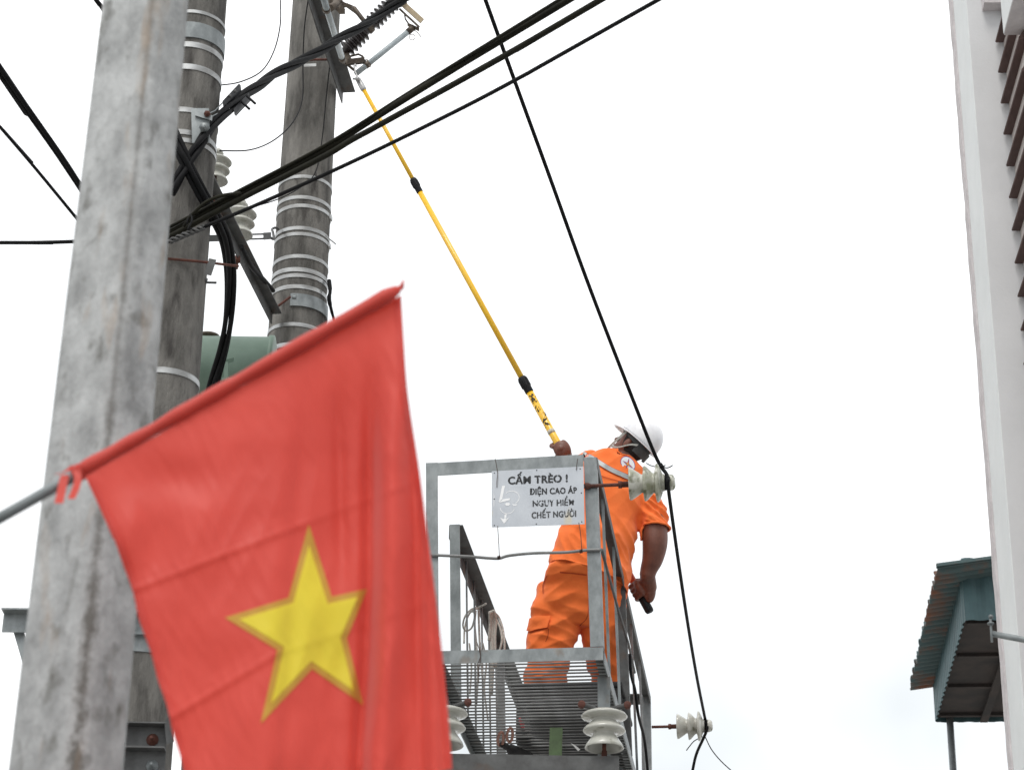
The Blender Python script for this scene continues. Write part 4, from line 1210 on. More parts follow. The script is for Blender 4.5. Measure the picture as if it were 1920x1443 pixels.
solo('green_bar', MB().hexa([at(1031, 1363, 12.75), at(1055, 1363, 12.75), at(1053, 1440, 12.75), at(1028, 1440, 12.75), at(1031, 1363, 12.762), at(1055, 1363, 12.762), at(1053, 1440, 12.762), at(1028, 1440, 12.762)]),
     M_greenold, 'faded green flat bar standing below the platform grating', 'bar')
solo('paper_scrap', MB().hexa([onz(x, y, ZF - .03 - k) for k in (0, .003) for x, y in ((1070, 1392), (1078, 1396), (1088, 1404), (1084, 1407))]), M_faded, 'small white paper scrap caught under the grating', 'scrap')

# ================================================================== worker
def remesh(mb, voxel, smooth=4, fac=.5):
    me = mb.mesh('tmp', M_skin)
    ob = bpy.data.objects.new('tmp', me); COL.objects.link(ob)
    r = ob.modifiers.new('r', 'REMESH'); r.mode = 'VOXEL'; r.voxel_size = voxel
    if smooth:
        s = ob.modifiers.new('s', 'SMOOTH'); s.iterations = smooth; s.factor = fac
    dg = bpy.context.evaluated_depsgraph_get()
    out = bpy.data.meshes.new_from_object(ob.evaluated_get(dg))
    bpy.data.objects.remove(ob); bpy.data.meshes.remove(me)
    return out
def finish(me, m, loc, name):
    me.name = name
    me.materials.clear(); me.materials.append(m)
    for v in me.vertices: v.co -= loc
    me.polygons.foreach_set('use_smooth', [True] * len(me.polygons))
    return me
def bisect(me, planes):
    bm = bmesh.new(); bm.from_mesh(me)
    for co, no, test in planes:
        if test is None:
            bmesh.ops.bisect_plane(bm, geom=bm.verts[:] + bm.edges[:] + bm.faces[:], plane_co=co, plane_no=no, clear_outer=True)
        else:
            f = [q for q in bm.faces if test(q.calc_center_median())]
            es = {e for q in f for e in q.edges}; vs_ = {v for q in f for v in q.verts}
            bmesh.ops.bisect_plane(bm, geom=list(vs_) + list(es) + f, plane_co=co, plane_no=no, clear_outer=False)
            kill = [q for q in bm.faces if test(q.calc_center_median()) and (q.calc_center_median() - co).dot(no) > 0]
            bmesh.ops.delete(bm, geom=kill, context='FACES')
    bm.to_mesh(me); bm.free()

PS = 1.102
def atp(px, py, Y): return at(px, py, Y * PS)
class PMB(MB):
    def capsule(s, p0, p1, r0, r1, n=14): return MB.capsule(s, p0, p1, r0 * PS, r1 * PS, n)
TURN = R(18)
pR, pF = Vector((math.cos(TURN), math.sin(TURN), 0)), Vector((-math.sin(TURN), math.cos(TURN), 0))
K = .00318 * PS
YT = 12.86
def ring(px, py, half, dep, Y=YT, up=None):
    c = atp(px, py, Y)
    return (c, pR * half * K, pF * dep * PS)

person = thing('person', 'worker in orange uniform and white helmet holding the yellow stick', 'person', (atp(1080, 1300, 13.1).x, 14.4, ZF + BOXH))
PL = WLOC[person]

# ---- head frame
hc = atp(1185, 838, 12.90)
hf = (-RX * .70 + UY * .60 + FZ * .66).normalized()
hu = (RX * .63 + UY * .74 + FZ * .10); hu = (hu - hf * hu.dot(hf)).normalized()
hr = hf.cross(hu)               # the head's right
hf, hu, hr = hf * PS, hu * PS, hr * PS
# ---- body (skin)
B = PMB()
B.ell(hc + hu * .02, (hr * .076, hf * .098, hu * .108), 14)                    # skull
B.ell(hc + hf * .032 - hu * .052, (hr * .058, hf * .066, hu * .066), 12)        # jaw / face
B.ell(hc + hf * .088 - hu * .100, (hr * .024, hf * .022, hu * .020), 8)         # chin
B.capsule(hc + hf * .100 + hu * .012, hc + hf * .118 - hu * .026, .009, .015)   # nose
B.ell(hc + hf * .100 - hu * .058, (hr * .024, hf * .010, hu * .008), 8)         # lips
B.ell(hc + hf * .091 + hu * .036, (hr * .05, hf * .014, hu * .012), 8)          # brow
for s in (-1, 1):                                                              # ears
    B.ell(hc + hr * s * .079 - hf * .004 - hu * .006, (hr * .012, hf * .021, hu * .034), 10)
nb0 = atp(1143, 868, 12.95)
B.capsule(nb0, hc - hu * .06 - hf * .03, .062, .056)
# trunk under the clothes
B.loft([ring(1143, 868, 30, .07), ring(1143, 890, 62, .09), ring(1138, 935, 62, .10), ring(1122, 1000, 55, .095), ring(1104, 1065, 55, .095), ring(1094, 1110, 56, .09, 12.95), ring(1090, 1140, 40, .06, 12.96)], 24)
# joints
shR, elR, wrR = atp(1210, 925, 12.93), atp(1228, 1026, 12.91), atp(1213, 1081, 12.98)
shL, elL, wrL = atp(1092, 872, 12.95), atp(1042, 948, 13.02), atp(1048, 872, 13.14)
apts = smooth_path([shR, atp(1220, 955, 12.925), atp(1227, 990, 12.915), atp(1228, 1018, 12.915), atp(1224, 1046, 12.94), atp(1217, 1066, 12.965), wrR], 6)
arad = [r_.x * PS for r_ in smooth_path([Vector((q_, 0, 0)) for q_ in (.072, .075, .076, .075, .064, .052, .046)], 6)]
B.tube(apts, arad, 24)
B.capsule(shL, elL, .06, .048); B.capsule(elL, wrL, .048, .034)
hipL, knL, anL = atp(1062, 1110, 12.98), atp(1036, 1200, 12.98), atp(1023, 1285, 13.06)
hipR, knR, anR = atp(1135, 1115, 12.98), atp(1129, 1205, 13.05), atp(1140, 1292, 13.24)
for h, k, a in ((hipL, knL, anL), (hipR, knR, anR)):
    B.capsule(h, k, .085, .062); B.capsule(k, a, .062, .045)
# ---- hands gripping the stick
def grip_hand(mb, c, a, n, rs, wrist, wr, flip, big=1.0):
    a = a.normalized(); n = (n - a * n.dot(a)).normalized(); k = a.cross(n) * flip
    q_ = PS * big; rs = rs / q_; a, n, k = a * q_, n * q_, k * q_
    pc_ = c - n * (rs + .017) + k * .004
    mb.ell(pc_, (a * .046, k * .040, n * .021), 10)
    mb.ell(pc_ + k * .026 + n * .010, (a * .044, k * .020, n * .022), 10)
    mb.capsule(wrist, pc_ - n * .004, wr, .028)
    lens = (.95, 1.05, 1.0, .82)
    for i in range(4):
        off = a * ((i - 1.5) * .0215)
        pts = []
        for q in range(7):
            ang = R(118 - (118 + 95 * lens[i]) * q / 6)
            rr = rs + .0105 + (.006 if q == 0 else 0) + (.002 if q in (2, 4) else 0)
            pts.append(c + off + n * math.cos(ang) * rr + k * math.sin(ang) * rr)
        for q in range(6):
            mb.capsule(pts[q], pts[q + 1], (.0100 - .0003 * q) * big, (.0098 - .0003 * q) * big, 10)
    b0_ = pc_ - k * .024 + a * .026
    th = [b0_, c - n * (rs + .006) * .75 - k * (rs + .014) + a * .046, c - k * (rs + .013) + n * .008 + a * .060, c + n * (rs * .9 + .010) - k * (rs * .5) + a * .066]
    for q in range(3): mb.capsule(th[q], th[q + 1], (.0135 - .0015 * q) * big, (.0120 - .0015 * q) * big, 10)
grip_hand(B, sp_(846), -sdv, (FZ * .92 + RX * .12 - UY * .1), .0255, wrL, .036, -1, 1.22)
grip_hand(B, sp_(1107), -sdv, (-RX * .80 + FZ * .45 - UY * .1), .0237, wrR, .043, 1, 1.30)
B.ell(atp(1218, 1106, 13.05), (RX * .042, UY * .085, FZ * .045), 12)
B.capsule(atp(1214, 1078, 12.98), atp(1218, 1100, 13.04), .046, .044)
# feet
footdirL, footdirR = Vector((-.55, .83, 0)).normalized(), Vector((.35, .93, 0)).normalized()
me = remesh(B, .0052, 5)
body = link_mesh('body', finish(me, M_skin, PL, 'body'), person)
# eyes
for s in (-1, 1):
    e = part('eye', MB().ell(hc + hf * .088 + hr * s * .032 + hu * .012, (hr * .0115, hf * .0115, hu * .0115), 8), M_white, person)
# ---- short hair
H = MB()
H.ell(hc + hu * .026 - hf * .006, (hr * .0795, hf * .100, hu * .110), 20)
hm = H.mesh('hair', M_hair)
bisect(hm, [(hc + hf * .035, (hf * .95 - hu * .25).normalized(), None), (hc - hu * .055, -hu, None)])
link_mesh('hair', finish(hm, M_hair, PL, 'hair'), person)

# ---- shirt
def wrinkle(me, amp, fn):
    me.update()
    no = [v.normal.copy() for v in me.vertices]
    for v, n_ in zip(me.vertices, no):
        v.co += n_ * fn(v.co) * amp
def ridge(x): return 1 - 2 * abs(x)
S = PMB()
S.loft([ring(1098, 1112, 78, .152), ring(1103, 1085, 79, .150), ring(1107, 1060, 76, .142), ring(1113, 1030, 74.5, .140), ring(1126, 985, 74, .138), ring(1138, 940, 76, .135),
        ring(1145, 905, 76, .128), ring(1146, 880, 68, .115), ring(1146, 862, 50, .095), ring(1148, 850, 34, .075)], 40)
S.capsule(nb0 - Z * .02, hc - hu * .080 - hf * .045, .078, .062)                         # collar
S.capsule(atp(1150, 872, 12.93), atp(1205, 912, 12.93), .085, .098)                      # right shoulder yoke
S.capsule(atp(1204, 918, 12.93), atp(1222, 975, 12.92), .096, .088)
S.capsule(atp(1222, 970, 12.92), atp(1229, 1012, 12.915), .089, .082)                     # right sleeve
S.capsule(atp(1145, 872, 12.95), shL, .075, .072)
S.capsule(atp(1105, 866, 12.95), atp(1075, 893, 12.985), .074, .066)                      # left sleeve
S.capsule(atp(1078, 888, 12.985), atp(1056, 922, 13.01), .068, .062)
sm = remesh(S, .0075, 6)
c_slv = atp(1227, 990, 12.915); n_slv = (atp(1229, 1015, 12.915) - atp(1222, 970, 12.92)).normalized()
n_slv = (n_slv + RX * -.15).normalized()
hm0, hm1 = atp(1024, 1048, YT - .10), atp(1184, 1088, YT - .10)
hv = (hm1 - hm0); hn = hv.cross(pF); hn = hn if hn.z < 0 else -hn; hn.normalize()
ccol = hc - hu * .098 - hf * .04
ncol = (hc - hu * .06 - hf * .03 - nb0).normalized()
bisect(sm, [(hm0, hn, None),
            (c_slv, n_slv, lambda p: p.x > atp(1198, 1000, 12.9).x and p.z < atp(1200, 960, 12.9).z and p.x > atp(1203, 1000, 12.92).x),
            (ccol, ncol, lambda p: p.z > nb0.z - .02 and p.x > atp(1120, 850, 12.9).x and (p - ccol).length < .2)])
armR0, armR1 = shR, c_slv
def shirt_fold(p):
    q = p - PL
    # diagonal drags across the back, tight folds on the sleeve, gathers at the waist
    sl = max(0, min(1, (p.x - atp(1196, 950, 12.9).x) / .06)) * max(0, min(1, (atp(1200, 925, 12.9).z - p.z) / .05))
    w = max(0, min(1, (atp(1100, 985, 12.9).z - p.z) / .12))
    a = ridge(noise.noise(Vector((q.x * 4.5 + q.z * 4.5, q.y * 4, q.z * 2.0 - q.x * 2)))) * .014
    b = ridge(noise.noise(Vector((q.x * 4, q.y * 4, q.z * 20 + q.x * 15)))) * .020 * sl
    c = ridge(noise.noise(Vector((q.x * 12 + q.z * 6, q.y * 7, q.z * 4.5 + 7)))) * .018 * w
    d = noise.noise(Vector((q.x * 3, q.y * 3, q.z * 3))) * .010
    e = abs(noise.noise(Vector((q.x * 9 - q.z * 8, q.y * 6, q.z * 3)))) * -.010
    return a + b + c + d + e - .010
wrinkle(sm, 1.0, shirt_fold)
shirt = link_mesh('shirt', finish(sm, M_orange, PL, 'shirt'), person)
so = shirt.modifiers.new('thickness', 'SOLIDIFY'); so.thickness = .004; so.offset = -1
# rolled cuff
def edge_loop_tube(me, keep, r, name, parent, m):
    bm = bmesh.new(); bm.from_mesh(me)
    es = [e for e in bm.edges if e.is_boundary and keep((e.verts[0].co + e.verts[1].co) / 2)]
    adj = {}
    for e in es:
        a, b = e.verts
        adj.setdefault(a.index, []).append(b.index); adj.setdefault(b.index, []).append(a.index)
    bm.verts.ensure_lookup_table()
    best = []
    seen = set()
    for s0 in adj:
        if s0 in seen: continue
        lp_ = [s0]; seen.add(s0); cur = s0
        while True:
            nx = [q for q in adj[cur] if q not in seen]
            if not nx: break
            cur = nx[0]; seen.add(cur); lp_.append(cur)
        if len(lp_) > len(best): best = lp_
    pts = [bm.verts[i].co.copy() for i in best]
    bm.free()
    if len(pts) < 8: return None
    k = max(1, len(pts) // 60)
    pts = pts[::k]
    pts = [(pts[i - 1] + pts[i] * 2 + pts[(i + 1) % len(pts)]) / 4 for i in range(len(pts))]
    mb = MB().tube([p + WLOC[parent] for p in pts], r, 8, closed=True)
    return part(name, mb, m, parent)
edge_loop_tube(shirt.data, lambda p: (p + PL - c_slv).length < .14, .0075, 'cuff', person, M_orange)
edge_loop_tube(shirt.data, lambda p: (p + PL - ccol).length < .16, .006, 'collar_edge', person, M_orange)
edge_loop_tube(shirt.data, lambda p: p.z + PL.z < atp(1100, 1010, 12.9).z and (p + PL - c_slv).length > .25, .0042, 'hem', person, M_orange)

# ---- trousers
T = PMB()
T.loft([ring(1104, 1048, 70, .130), ring(1101, 1075, 73, .138), ring(1096, 1105, 79, .140, 12.94), ring(1092, 1135, 82, .135, 12.95), ring(1088, 1160, 74, .115, 12.96), ring(1086, 1176, 50, .08, 12.97)], 36)
def lring(px, py, half, dep, Y): return ring(px, py, half, dep, Y)
T.loft([lring(1056, 1100, 44, .125, 12.96), lring(1046, 1140, 50, .13, 12.96), lring(1038, 1175, 48, .118, 12.96), lring(1031, 1215, 41, .105, 12.97), lring(1026, 1250, 37, .10, 13.0), lring(1021, 1284, 36, .10, 13.05), lring(1020, 1291, 34, .098, 13.06)], 30)
T.loft([lring(1135, 1100, 42, .12, 12.97), lring(1131, 1140, 41, .125, 12.98), lring(1128, 1180, 38, .115, 13.01), lring(1129, 1215, 35, .10, 13.05), lring(1133, 1255, 30, .095, 13.12), lring(1138, 1288, 27, .09, 13.2), lring(1140, 1297, 25, .088, 13.22)], 30)
tm = remesh(T, .0075, 5)
def trouser_fold(p):
    q = p - PL
    seat = max(0, 1 - abs(p.z - atp(1090, 1120, 12.95).z) / .25)
    a = ridge(noise.noise(Vector((q.x * 6 - q.z * 7, q.y * 4, q.z * 5 + 3)))) * .015
    b = ridge(noise.noise(Vector((q.x * 4 + q.z * 4, q.y * 4, q.z * 9)))) * .018 * (1 - seat * .5)
    c = noise.noise(q * 3.2) * .009
    low = max(0, min(1, (atp(1030, 1215, 13).z - p.z) / .15))
    d = math.sin(p.z * 62 + noise.noise(q * 6) * 4) * .006 * low
    return a + b + c + d - .012
wrinkle(tm, 1.0, trouser_fold)
trousers = link_mesh('trousers', finish(tm, M_orange, PL, 'trousers'), person)

# ---- patches laid on the cloth
def bvh_of(o):
    return BVHTree.FromPolygons([v.co + PL for v in o.data.vertices], [tuple(p.vertices) for p in o.data.polygons])
bv_s, bv_t = bvh_of(shirt), bvh_of(trousers)
def hit(bv, px, py, off):
    d = ray(px, py).normalized()
    loc, no, _, dist = bv.ray_cast(CAMPOS, d)
    if loc is None:
        loc, no, _, _ = bv.find_nearest(CAMPOS + d * 15)
    if no.dot(d) > 0: no = -no
    return loc + no * off - d * off * .6
def patch_strip(bv, line, half, off, name, m, parent=person, n=10):
    pts = smooth_path([Vector((x, y, 0)) for x, y in line], n)
    A_, B_ = [], []
    for i, p in enumerate(pts):
        d = pts[min(i + 1, len(pts) - 1)] - pts[max(i - 1, 0)]; d.normalize()
        nn = Vector((-d.y, d.x, 0)) * half
        A_.append(hit(bv, p.x + nn.x, p.y + nn.y, off)); B_.append(hit(bv, p.x - nn.x, p.y - nn.y, off))
    return part(name, MB().strip(A_, B_), m, parent, fix=False)
band = [(1090, 849), (1106, 857), (1124, 868), (1144, 880), (1164, 889), (1184, 897), (1206, 903)]
patch_strip(bv_s, band, 5.2, .0035, 'band_backing', M_orangedk)
patch_strip(bv_s, band, 4.0, .0060, 'reflective_band', M_silver)
def eman(pts, off, bv=bv_s): return [hit(bv, x, y, off) for x, y in pts]
def patch_poly(outline, off, name, m, parent, bv=bv_s, rings_=4):
    cx_ = sum(p[0] for p in outline) / len(outline); cy_ = sum(p[1] for p in outline) / len(outline)
    mb = MB(); n = len(outline)
    mb.v.append(hit(bv, cx_, cy_, off))
    for r_ in range(1, rings_ + 1):
        for x, y in outline:
            mb.v.append(hit(bv, cx_ + (x - cx_) * r_ / rings_, cy_ + (y - cy_) * r_ / rings_, off))
    for k in range(n):
        q_ = (k + 1) % n
        mb.face((0, 1 + k, 1 + q_))
        for r_ in range(1, rings_):
            a = 1 + (r_ - 1) * n; b = 1 + r_ * n
            mb.face((a + k, b + k, b + q_, a + q_))
    return part(name, mb, m, parent, fix=False)
def e6(zx, zy): return 1000 + zx * .15242, 760 + zy * .15242
def ellp(cx_, cy_, a, b, rot, n=32):
    return [e6(cx_ + a * math.cos(t) * math.cos(rot) - b * math.sin(t) * math.sin(rot), cy_ + a * math.cos(t) * math.sin(rot) + b * math.sin(t) * math.cos(rot)) for t in [2 * math.pi * k / n for k in range(n)]]
_c = hit(bv_s, 1178, 869, 0)
_n = Vector((0, 0, 0))
for dx_, dy_ in ((-8, -8), (8, -6), (8, 8), (-8, 8), (0, 0)):
    _d = ray(1178 + dx_, 869 + dy_).normalized(); _l, _m, _, _ = bv_s.ray_cast(CAMPOS, _d)
    if _m is not None: _n += _m if _m.dot(_d) < 0 else -_m
_n.normalize(); _n = (_n - FZ * .8).normalized()
bv_e = None
_hit = hit
def hit(bv, px, py, off):
    if bv is None: return onplane(px, py, _c + _n * (off + .006), _n)
    return _hit(bv, px, py, off)
em = patch_poly(ellp(1163, 716, 104, 76, R(48)), .0040, 'emblem', M_blue, person, None)
patch_poly(ellp(1163, 716, 97, 70, R(48)), .0062, 'emblem_ground', M_white, em, None)
def star4(k, inner):
    tips = [(1095, 676), (1178, 642), (1240, 782), (1138, 782)]
    cx_, cy_ = 1163, 716
    out = []
    for i in range(4):
        x, y = tips[i]; x2, y2 = tips[(i + 1) % 4]
        out.append(e6(cx_ + (x - cx_) * k, cy_ + (y - cy_) * k))
        mx_, my_ = (x + x2) / 2 - cx_, (y + y2) / 2 - cy_
        l_ = math.hypot(mx_, my_)
        out.append(e6(cx_ + mx_ / l_ * inner, cy_ + my_ / l_ * inner))
    return out
patch_poly(star4(1.0, 15), .0084, 'emblem_star', M_blue, em, None)
patch_poly(star4(.82, 11), .0104, 'emblem_star', M_redp, em, None)
patch_poly(star4(.42, 9), .0122, 'emblem_star', M_orp, em, None)
# seams and pockets
patch_strip(bv_s, [(1100, 880), (1130, 893), (1165, 903), (1205, 915)], .8, .003, 'yoke_seam', M_orangedk)
patch_strip(bv_t, [(1050, 1072), (1075, 1074), (1100, 1077)], 1.3, .003, 'back_pocket', M_orangedk)
patch_strip(bv_t, [(1026, 1078), (1019, 1096), (1019, 1112)], .9, .003, 'side_pocket', M_orangedk)
def z9(zx, zy): return 960 + zx * .2356, 960 + zy * .2356
flap = [z9(150, 850), z9(190, 832), z9(310, 822), z9(292, 900), z9(285, 918), z9(200, 938), z9(150, 952), z9(128, 945), z9(140, 900)]
patch_poly(flap, .012, 'pocket_flap', M_orange, person, bv_t)
patch_strip(bv_t, [z9(130, 952), z9(170, 950), z9(288, 920)], .9, .004, 'painted_flap_shadow', M_orangedk)  # dark strip painted along the flap's lower edge as its shadow
patch_strip(bv_t, [z9(290, 925), z9(285, 980), z9(268, 1030)], .7, .003, 'pocket_seam', M_orangedk)
patch_strip(bv_t, [z9(610, 470), z9(605, 800), z9(540, 900)], .7, .003, 'seat_seam', M_orangedk)

# ---- helmet
ho = hc + hu * .052 - hf * .008
Hm = MB()
def helm(u, v):
    a = 2 * math.pi * u
    t = v * math.pi / 2
    prof_ = math.cos(t) ** .82
    x, y = math.sin(a), math.cos(a)
    lx, ly = .112, .138
    h = .152 * math.sin(t) ** .95
    # ribs over the crown
    rib = 0
    for c0 in (-.042, 0, .042):
        rib += .0045 * math.exp(-((x * lx * prof_ - c0) / .009) ** 2) * min(1, math.sin(t) * 1.6) * (1 if abs(y) < .98 else .5)
    return ho + hr * x * lx * prof_ + hf * y * ly * prof_ + hu * (h + rib)
Hm.grid(helm, 64, 20)
# rim and peak
def brim(u, v):
    a = 2 * math.pi * u
    x, y = math.sin(a), math.cos(a)
    f_ = max(0, y) ** 1.5
    out_ = .010 + .050 * f_
    drop = .004 + .016 * f_
    return ho + hr * x * (.112 + out_ * v * .5) + hf * y * (.138 + out_ * v) - hu * (drop * v * v + .001)
helmet = part('helmet', Hm, M_helmet, person, fix=False)
bm = bmesh.new(); bm.from_mesh(helmet.data); bmesh.ops.remove_doubles(bm, verts=bm.verts, dist=1e-5); bmesh.ops.recalc_face_normals(bm, faces=bm.faces); bm.to_mesh(helmet.data); bm.free()
sd_ = helmet.modifiers.new('thickness', 'SOLIDIFY'); sd_.thickness = .004; sd_.offset = -1
br = part('peak', MB().grid(brim, 64, 5), M_helmet, helmet)
sd_ = br.modifiers.new('thickness', 'SOLIDIFY'); sd_.thickness = .004
# inside harness: nape ratchet band and crown strap
def band_fn(r1, r2, h0, h1, tilt):
    def f(u, v):
        a = 2 * math.pi * u
        x, y = math.sin(a), math.cos(a)
        return ho + hr * x * r1 + hf * y * r2 + hu * (h0 + (h1 - h0) * v + tilt * y)
    return f
part('harness_band', MB().grid(band_fn(.086, .106, -.028, .016, .012), 48, 3), M_harness, helmet)
nape = MB()
def nape_fn(u, v):
    a = R(118 + 124 * u)
    x, y = math.sin(a), math.cos(a)
    return ho + hr * x * .091 + hf * (y * .112 - .004) + hu * (-.075 + .052 * v)
part('nape_ratchet', nape.grid(nape_fn, 26, 4), M_harness, helmet)
part('liner', MB().grid(lambda u, v: ho + hr * math.sin(2 * math.pi * u) * .105 * math.cos(v * 1.5) + hf * math.cos(2 * math.pi * u) * .130 * math.cos(v * 1.5) + hu * (.012 + .12 * math.sin(v * 1.5)), 32, 8), M_harness, helmet)
# chin strap, both sides, joined under the chin
chin = hc + hf * .085 - hu * .128
for s in (-1, 1):
    side = ho + hr * s * .088
    pts = smooth_path([side + hf * .055 + hu * .0, side + hf * .062 - hu * .06, hc + hr * s * .070 + hf * .072 - hu * .095, hc + hr * s * .03 + hf * .086 - hu * .122, chin], 6)
    A_, B_ = [p + hf * .008 + hr * s * .003 for p in pts], [p - hf * .008 + hr * s * .003 for p in pts]
    part('chin_strap', MB().strip(A_, B_), M_strapgrey, helmet, fix=False)
    pts = smooth_path([side - hf * .070 - hu * .03, side - hf * .030 - hu * .055 + hr * s * .002, hc + hr * s * .080 + hf * .02 - hu * .062, hc + hr * s * .073 + hf * .066 - hu * .085], 6)
    A_, B_ = [p + hu * .007 + hr * s * .003 for p in pts], [p - hu * .007 + hr * s * .003 for p in pts]
    part('chin_strap', MB().strip(A_, B_), M_strapgrey, helmet, fix=False)
# ---- canvas boots
def boot(ank, d, label=None):
    u = Vector((d.y, -d.x, 0))
    g_ = Vector((ank.x, ank.y, ZF + BOXH + .002)) 
    b_ = PMB()
    b_.capsule(Vector((ank.x, ank.y, ank.z + .03)), g_ + Z * .075, .050, .046)
    b_.capsule(g_ - d * .045 + Z * .048, g_ + d * .05 + Z * .052, .042, .048)
    b_.capsule(g_ + d * .05 + Z * .05, g_ + d * .16 + Z * .042, .046, .038)
    b_.ell(g_ + d * .125 + Z * .035, (u * .048, d * .085, Z * .032), 10)
    bmme = remesh(b_, .006, 4)
    o = link_mesh('boot', finish(bmme, M_boot, PL, 'boot'), person)
    rings_ = []
    sole = MB()
    out_ = []
    for k in range(28):
        a = 2 * math.pi * k / 28
        l_ = math.cos(a); w_ = math.sin(a)
        out_.append(g_ + d * (.06 + l_ * .145) + u * w_ * (.046 + .008 * l_))
    b0_ = len(sole.v)
    sole.v += [p for p in out_] + [p + Z * .022 for p in out_]
    for k in range(28):
        q_ = (k + 1) % 28
        sole.face((k, q_, 28 + q_, 28 + k), True)
    sole.face(list(reversed(range(28))), True); sole.face(list(range(28, 56)), True)
    part('sole', sole, M_sole, o)
boot(Vector((anL.x, anL.y, ZF + BOXH + .13)), footdirL)
boot(Vector((anR.x + .045, anR.y, ZF + BOXH + .13)), footdirR)

# ================================================================== flag
def lerp_curve(c, t):
    x = t * (len(c) - 1); i = min(int(x), len(c) - 2); k = x - i
    return c[i][0] + (c[i + 1][0] - c[i][0]) * k, c[i][1] + (c[i + 1][1] - c[i][1]) * k
def smooth_curve(c, n=12): return [(p.x, p.y) for p in smooth_path([Vector((x, y, 0)) for x, y in c], n)]
LE = smooth_curve([(160, 893), (196, 972), (235, 1066), (262, 1160), (294, 1262), (320, 1352), (345, 1450), (372, 1560)])
RE = smooth_curve([(752, 553), (757, 640), (765, 740), (786, 880), (803, 1010), (822, 1160), (838, 1310), (848, 1440)])
YFL = 4.25
def sst(a, b, x):
    x = max(0., min(1., (x - a) / (b - a))); return x * x * (3 - 2 * x)
def gau(x, c, w): return math.exp(-((x - c) / w) ** 2)
def seg_d(px, py, x0, y0, x1, y1):
    dx, dy = x1 - x0, y1 - y0; L2 = dx * dx + dy * dy
    t = ((px - x0) * dx + (py - y0) * dy) / L2
    tt = max(0, min(1, t))
    d = ((px - x0) * dy - (py - y0) * dx) / math.sqrt(L2)
    return d, t
def flag_y(px, py):
    """depth of the cloth surface at a place on it: hanging folds that open downward from the sleeve"""
    top = 893 - (px - 160) * .574                      # height of the sleeve above this place
    h = max(0, py - top)
    g_ = sst(0, 260, h)
    y = YFL + .00004 * (px - 450)
    # long soft vertical folds
    y += .020 * g_ * math.sin((px - 30 - .10 * (py - 900)) / 78.0 + .6 * noise.noise(Vector((px / 300, py / 420, 0))))
    y += .009 * g_ * math.sin((px + .06 * py) / 37.0 + 1.3)
    # hard hanging fold on the right third
    xf = 716 - .030 * (py - 700) + 5 * math.sin(py / 140)
    dd = px - xf
    amt = sst(40, 330, h)
    y += amt * (.030 * gau(dd, -16, 15) - .030 * gau(dd, 22, 26) + .016 * gau(dd, 75, 24))
    y += sst(20, 260, h) * .014 * gau(px, 636 + .02 * (py - 800), 14) * (1 - sst(950, 1150, py))
    # corner pulled taut near the lower end of the sleeve
    y += -.022 * gau(px, 235, 45) * gau(py, 1010, 70) + .018 * gau(px, 300, 40) * gau(py, 1040, 90)
    y += .012 * gau(px, 330, 70) * gau(py, 900, 40)
    # ironing creases
    for x0, y0, x1, y1, a in ((248, 1106, 560, 985, .0028), (560, 985, 770, 905, .0015), (318, 1346, 520, 1224, .0028), (520, 1224, 830, 1120, .0010)):
        d, t = seg_d(px, py, x0, y0, x1, y1)
        if -.1 < t < 1.1:
            y += a * sst(-.1, .05, t) * (1 - sst(.95, 1.1, t)) * (gau(d, 0, 7) * -1.0 + .9 * gau(d, 12, 12) * -.5)
    y += .007 * g_ * noise.noise(Vector((px / 90, py / 120, 3)))
    y += .0045 * g_ * abs(noise.noise(Vector((px / 55 + py / 160, py / 210, 9))))
    y += .0022 * abs(noise.noise(Vector((px / 26 - py / 60, py / 75, 5))))
    y += .010 * sst(30, 200, h) * (gau(px, 775 + .03 * (py - 900), 12) - gau(px, 800 + .03 * (py - 900), 12)) + .008 * g_ * gau(px, 560 - .05 * (py - 900), 20)
    return y
fl = thing('flag', 'red flag with a yellow star on a grey pole, blurred in the foreground', 'flag', at(0, 970, YFL))
def flag_px(u, v):
    lx_, ly_ = lerp_curve(LE, v); rx_, ry_ = lerp_curve(RE, v)
    x = lx_ + (rx_ - lx_) * u; y = ly_ + (ry_ - ly_) * u
    x += 6 * math.sin(v * 3.1) * math.sin(u * math.pi)
    if v > .2: x += 2.5 * math.sin(v * 40) * (u < .002) * .5
    return x, y
def flag_fn(u, v):
    x, y = flag_px(u, v); return at(x, y, flag_y(x, y))
cloth = part('cloth', MB().grid(flag_fn, 170, 190), M_flag, fl, fix=False)
def hem_fn(s):
    def f(u, v):
        x, y = flag_px(s[0] + (s[1] - s[0]) * u, .01 + .99 * v); return at(x, y, flag_y(x, y) - .0022 - .0012 * math.sin(u * math.pi))
    return f
part('side_hem', MB().grid(hem_fn((0, .022)), 4, 160), M_flag, cloth, fix=False)
part('side_hem', MB().grid(hem_fn((.978, 1)), 4, 160), M_flag, cloth, fix=False)
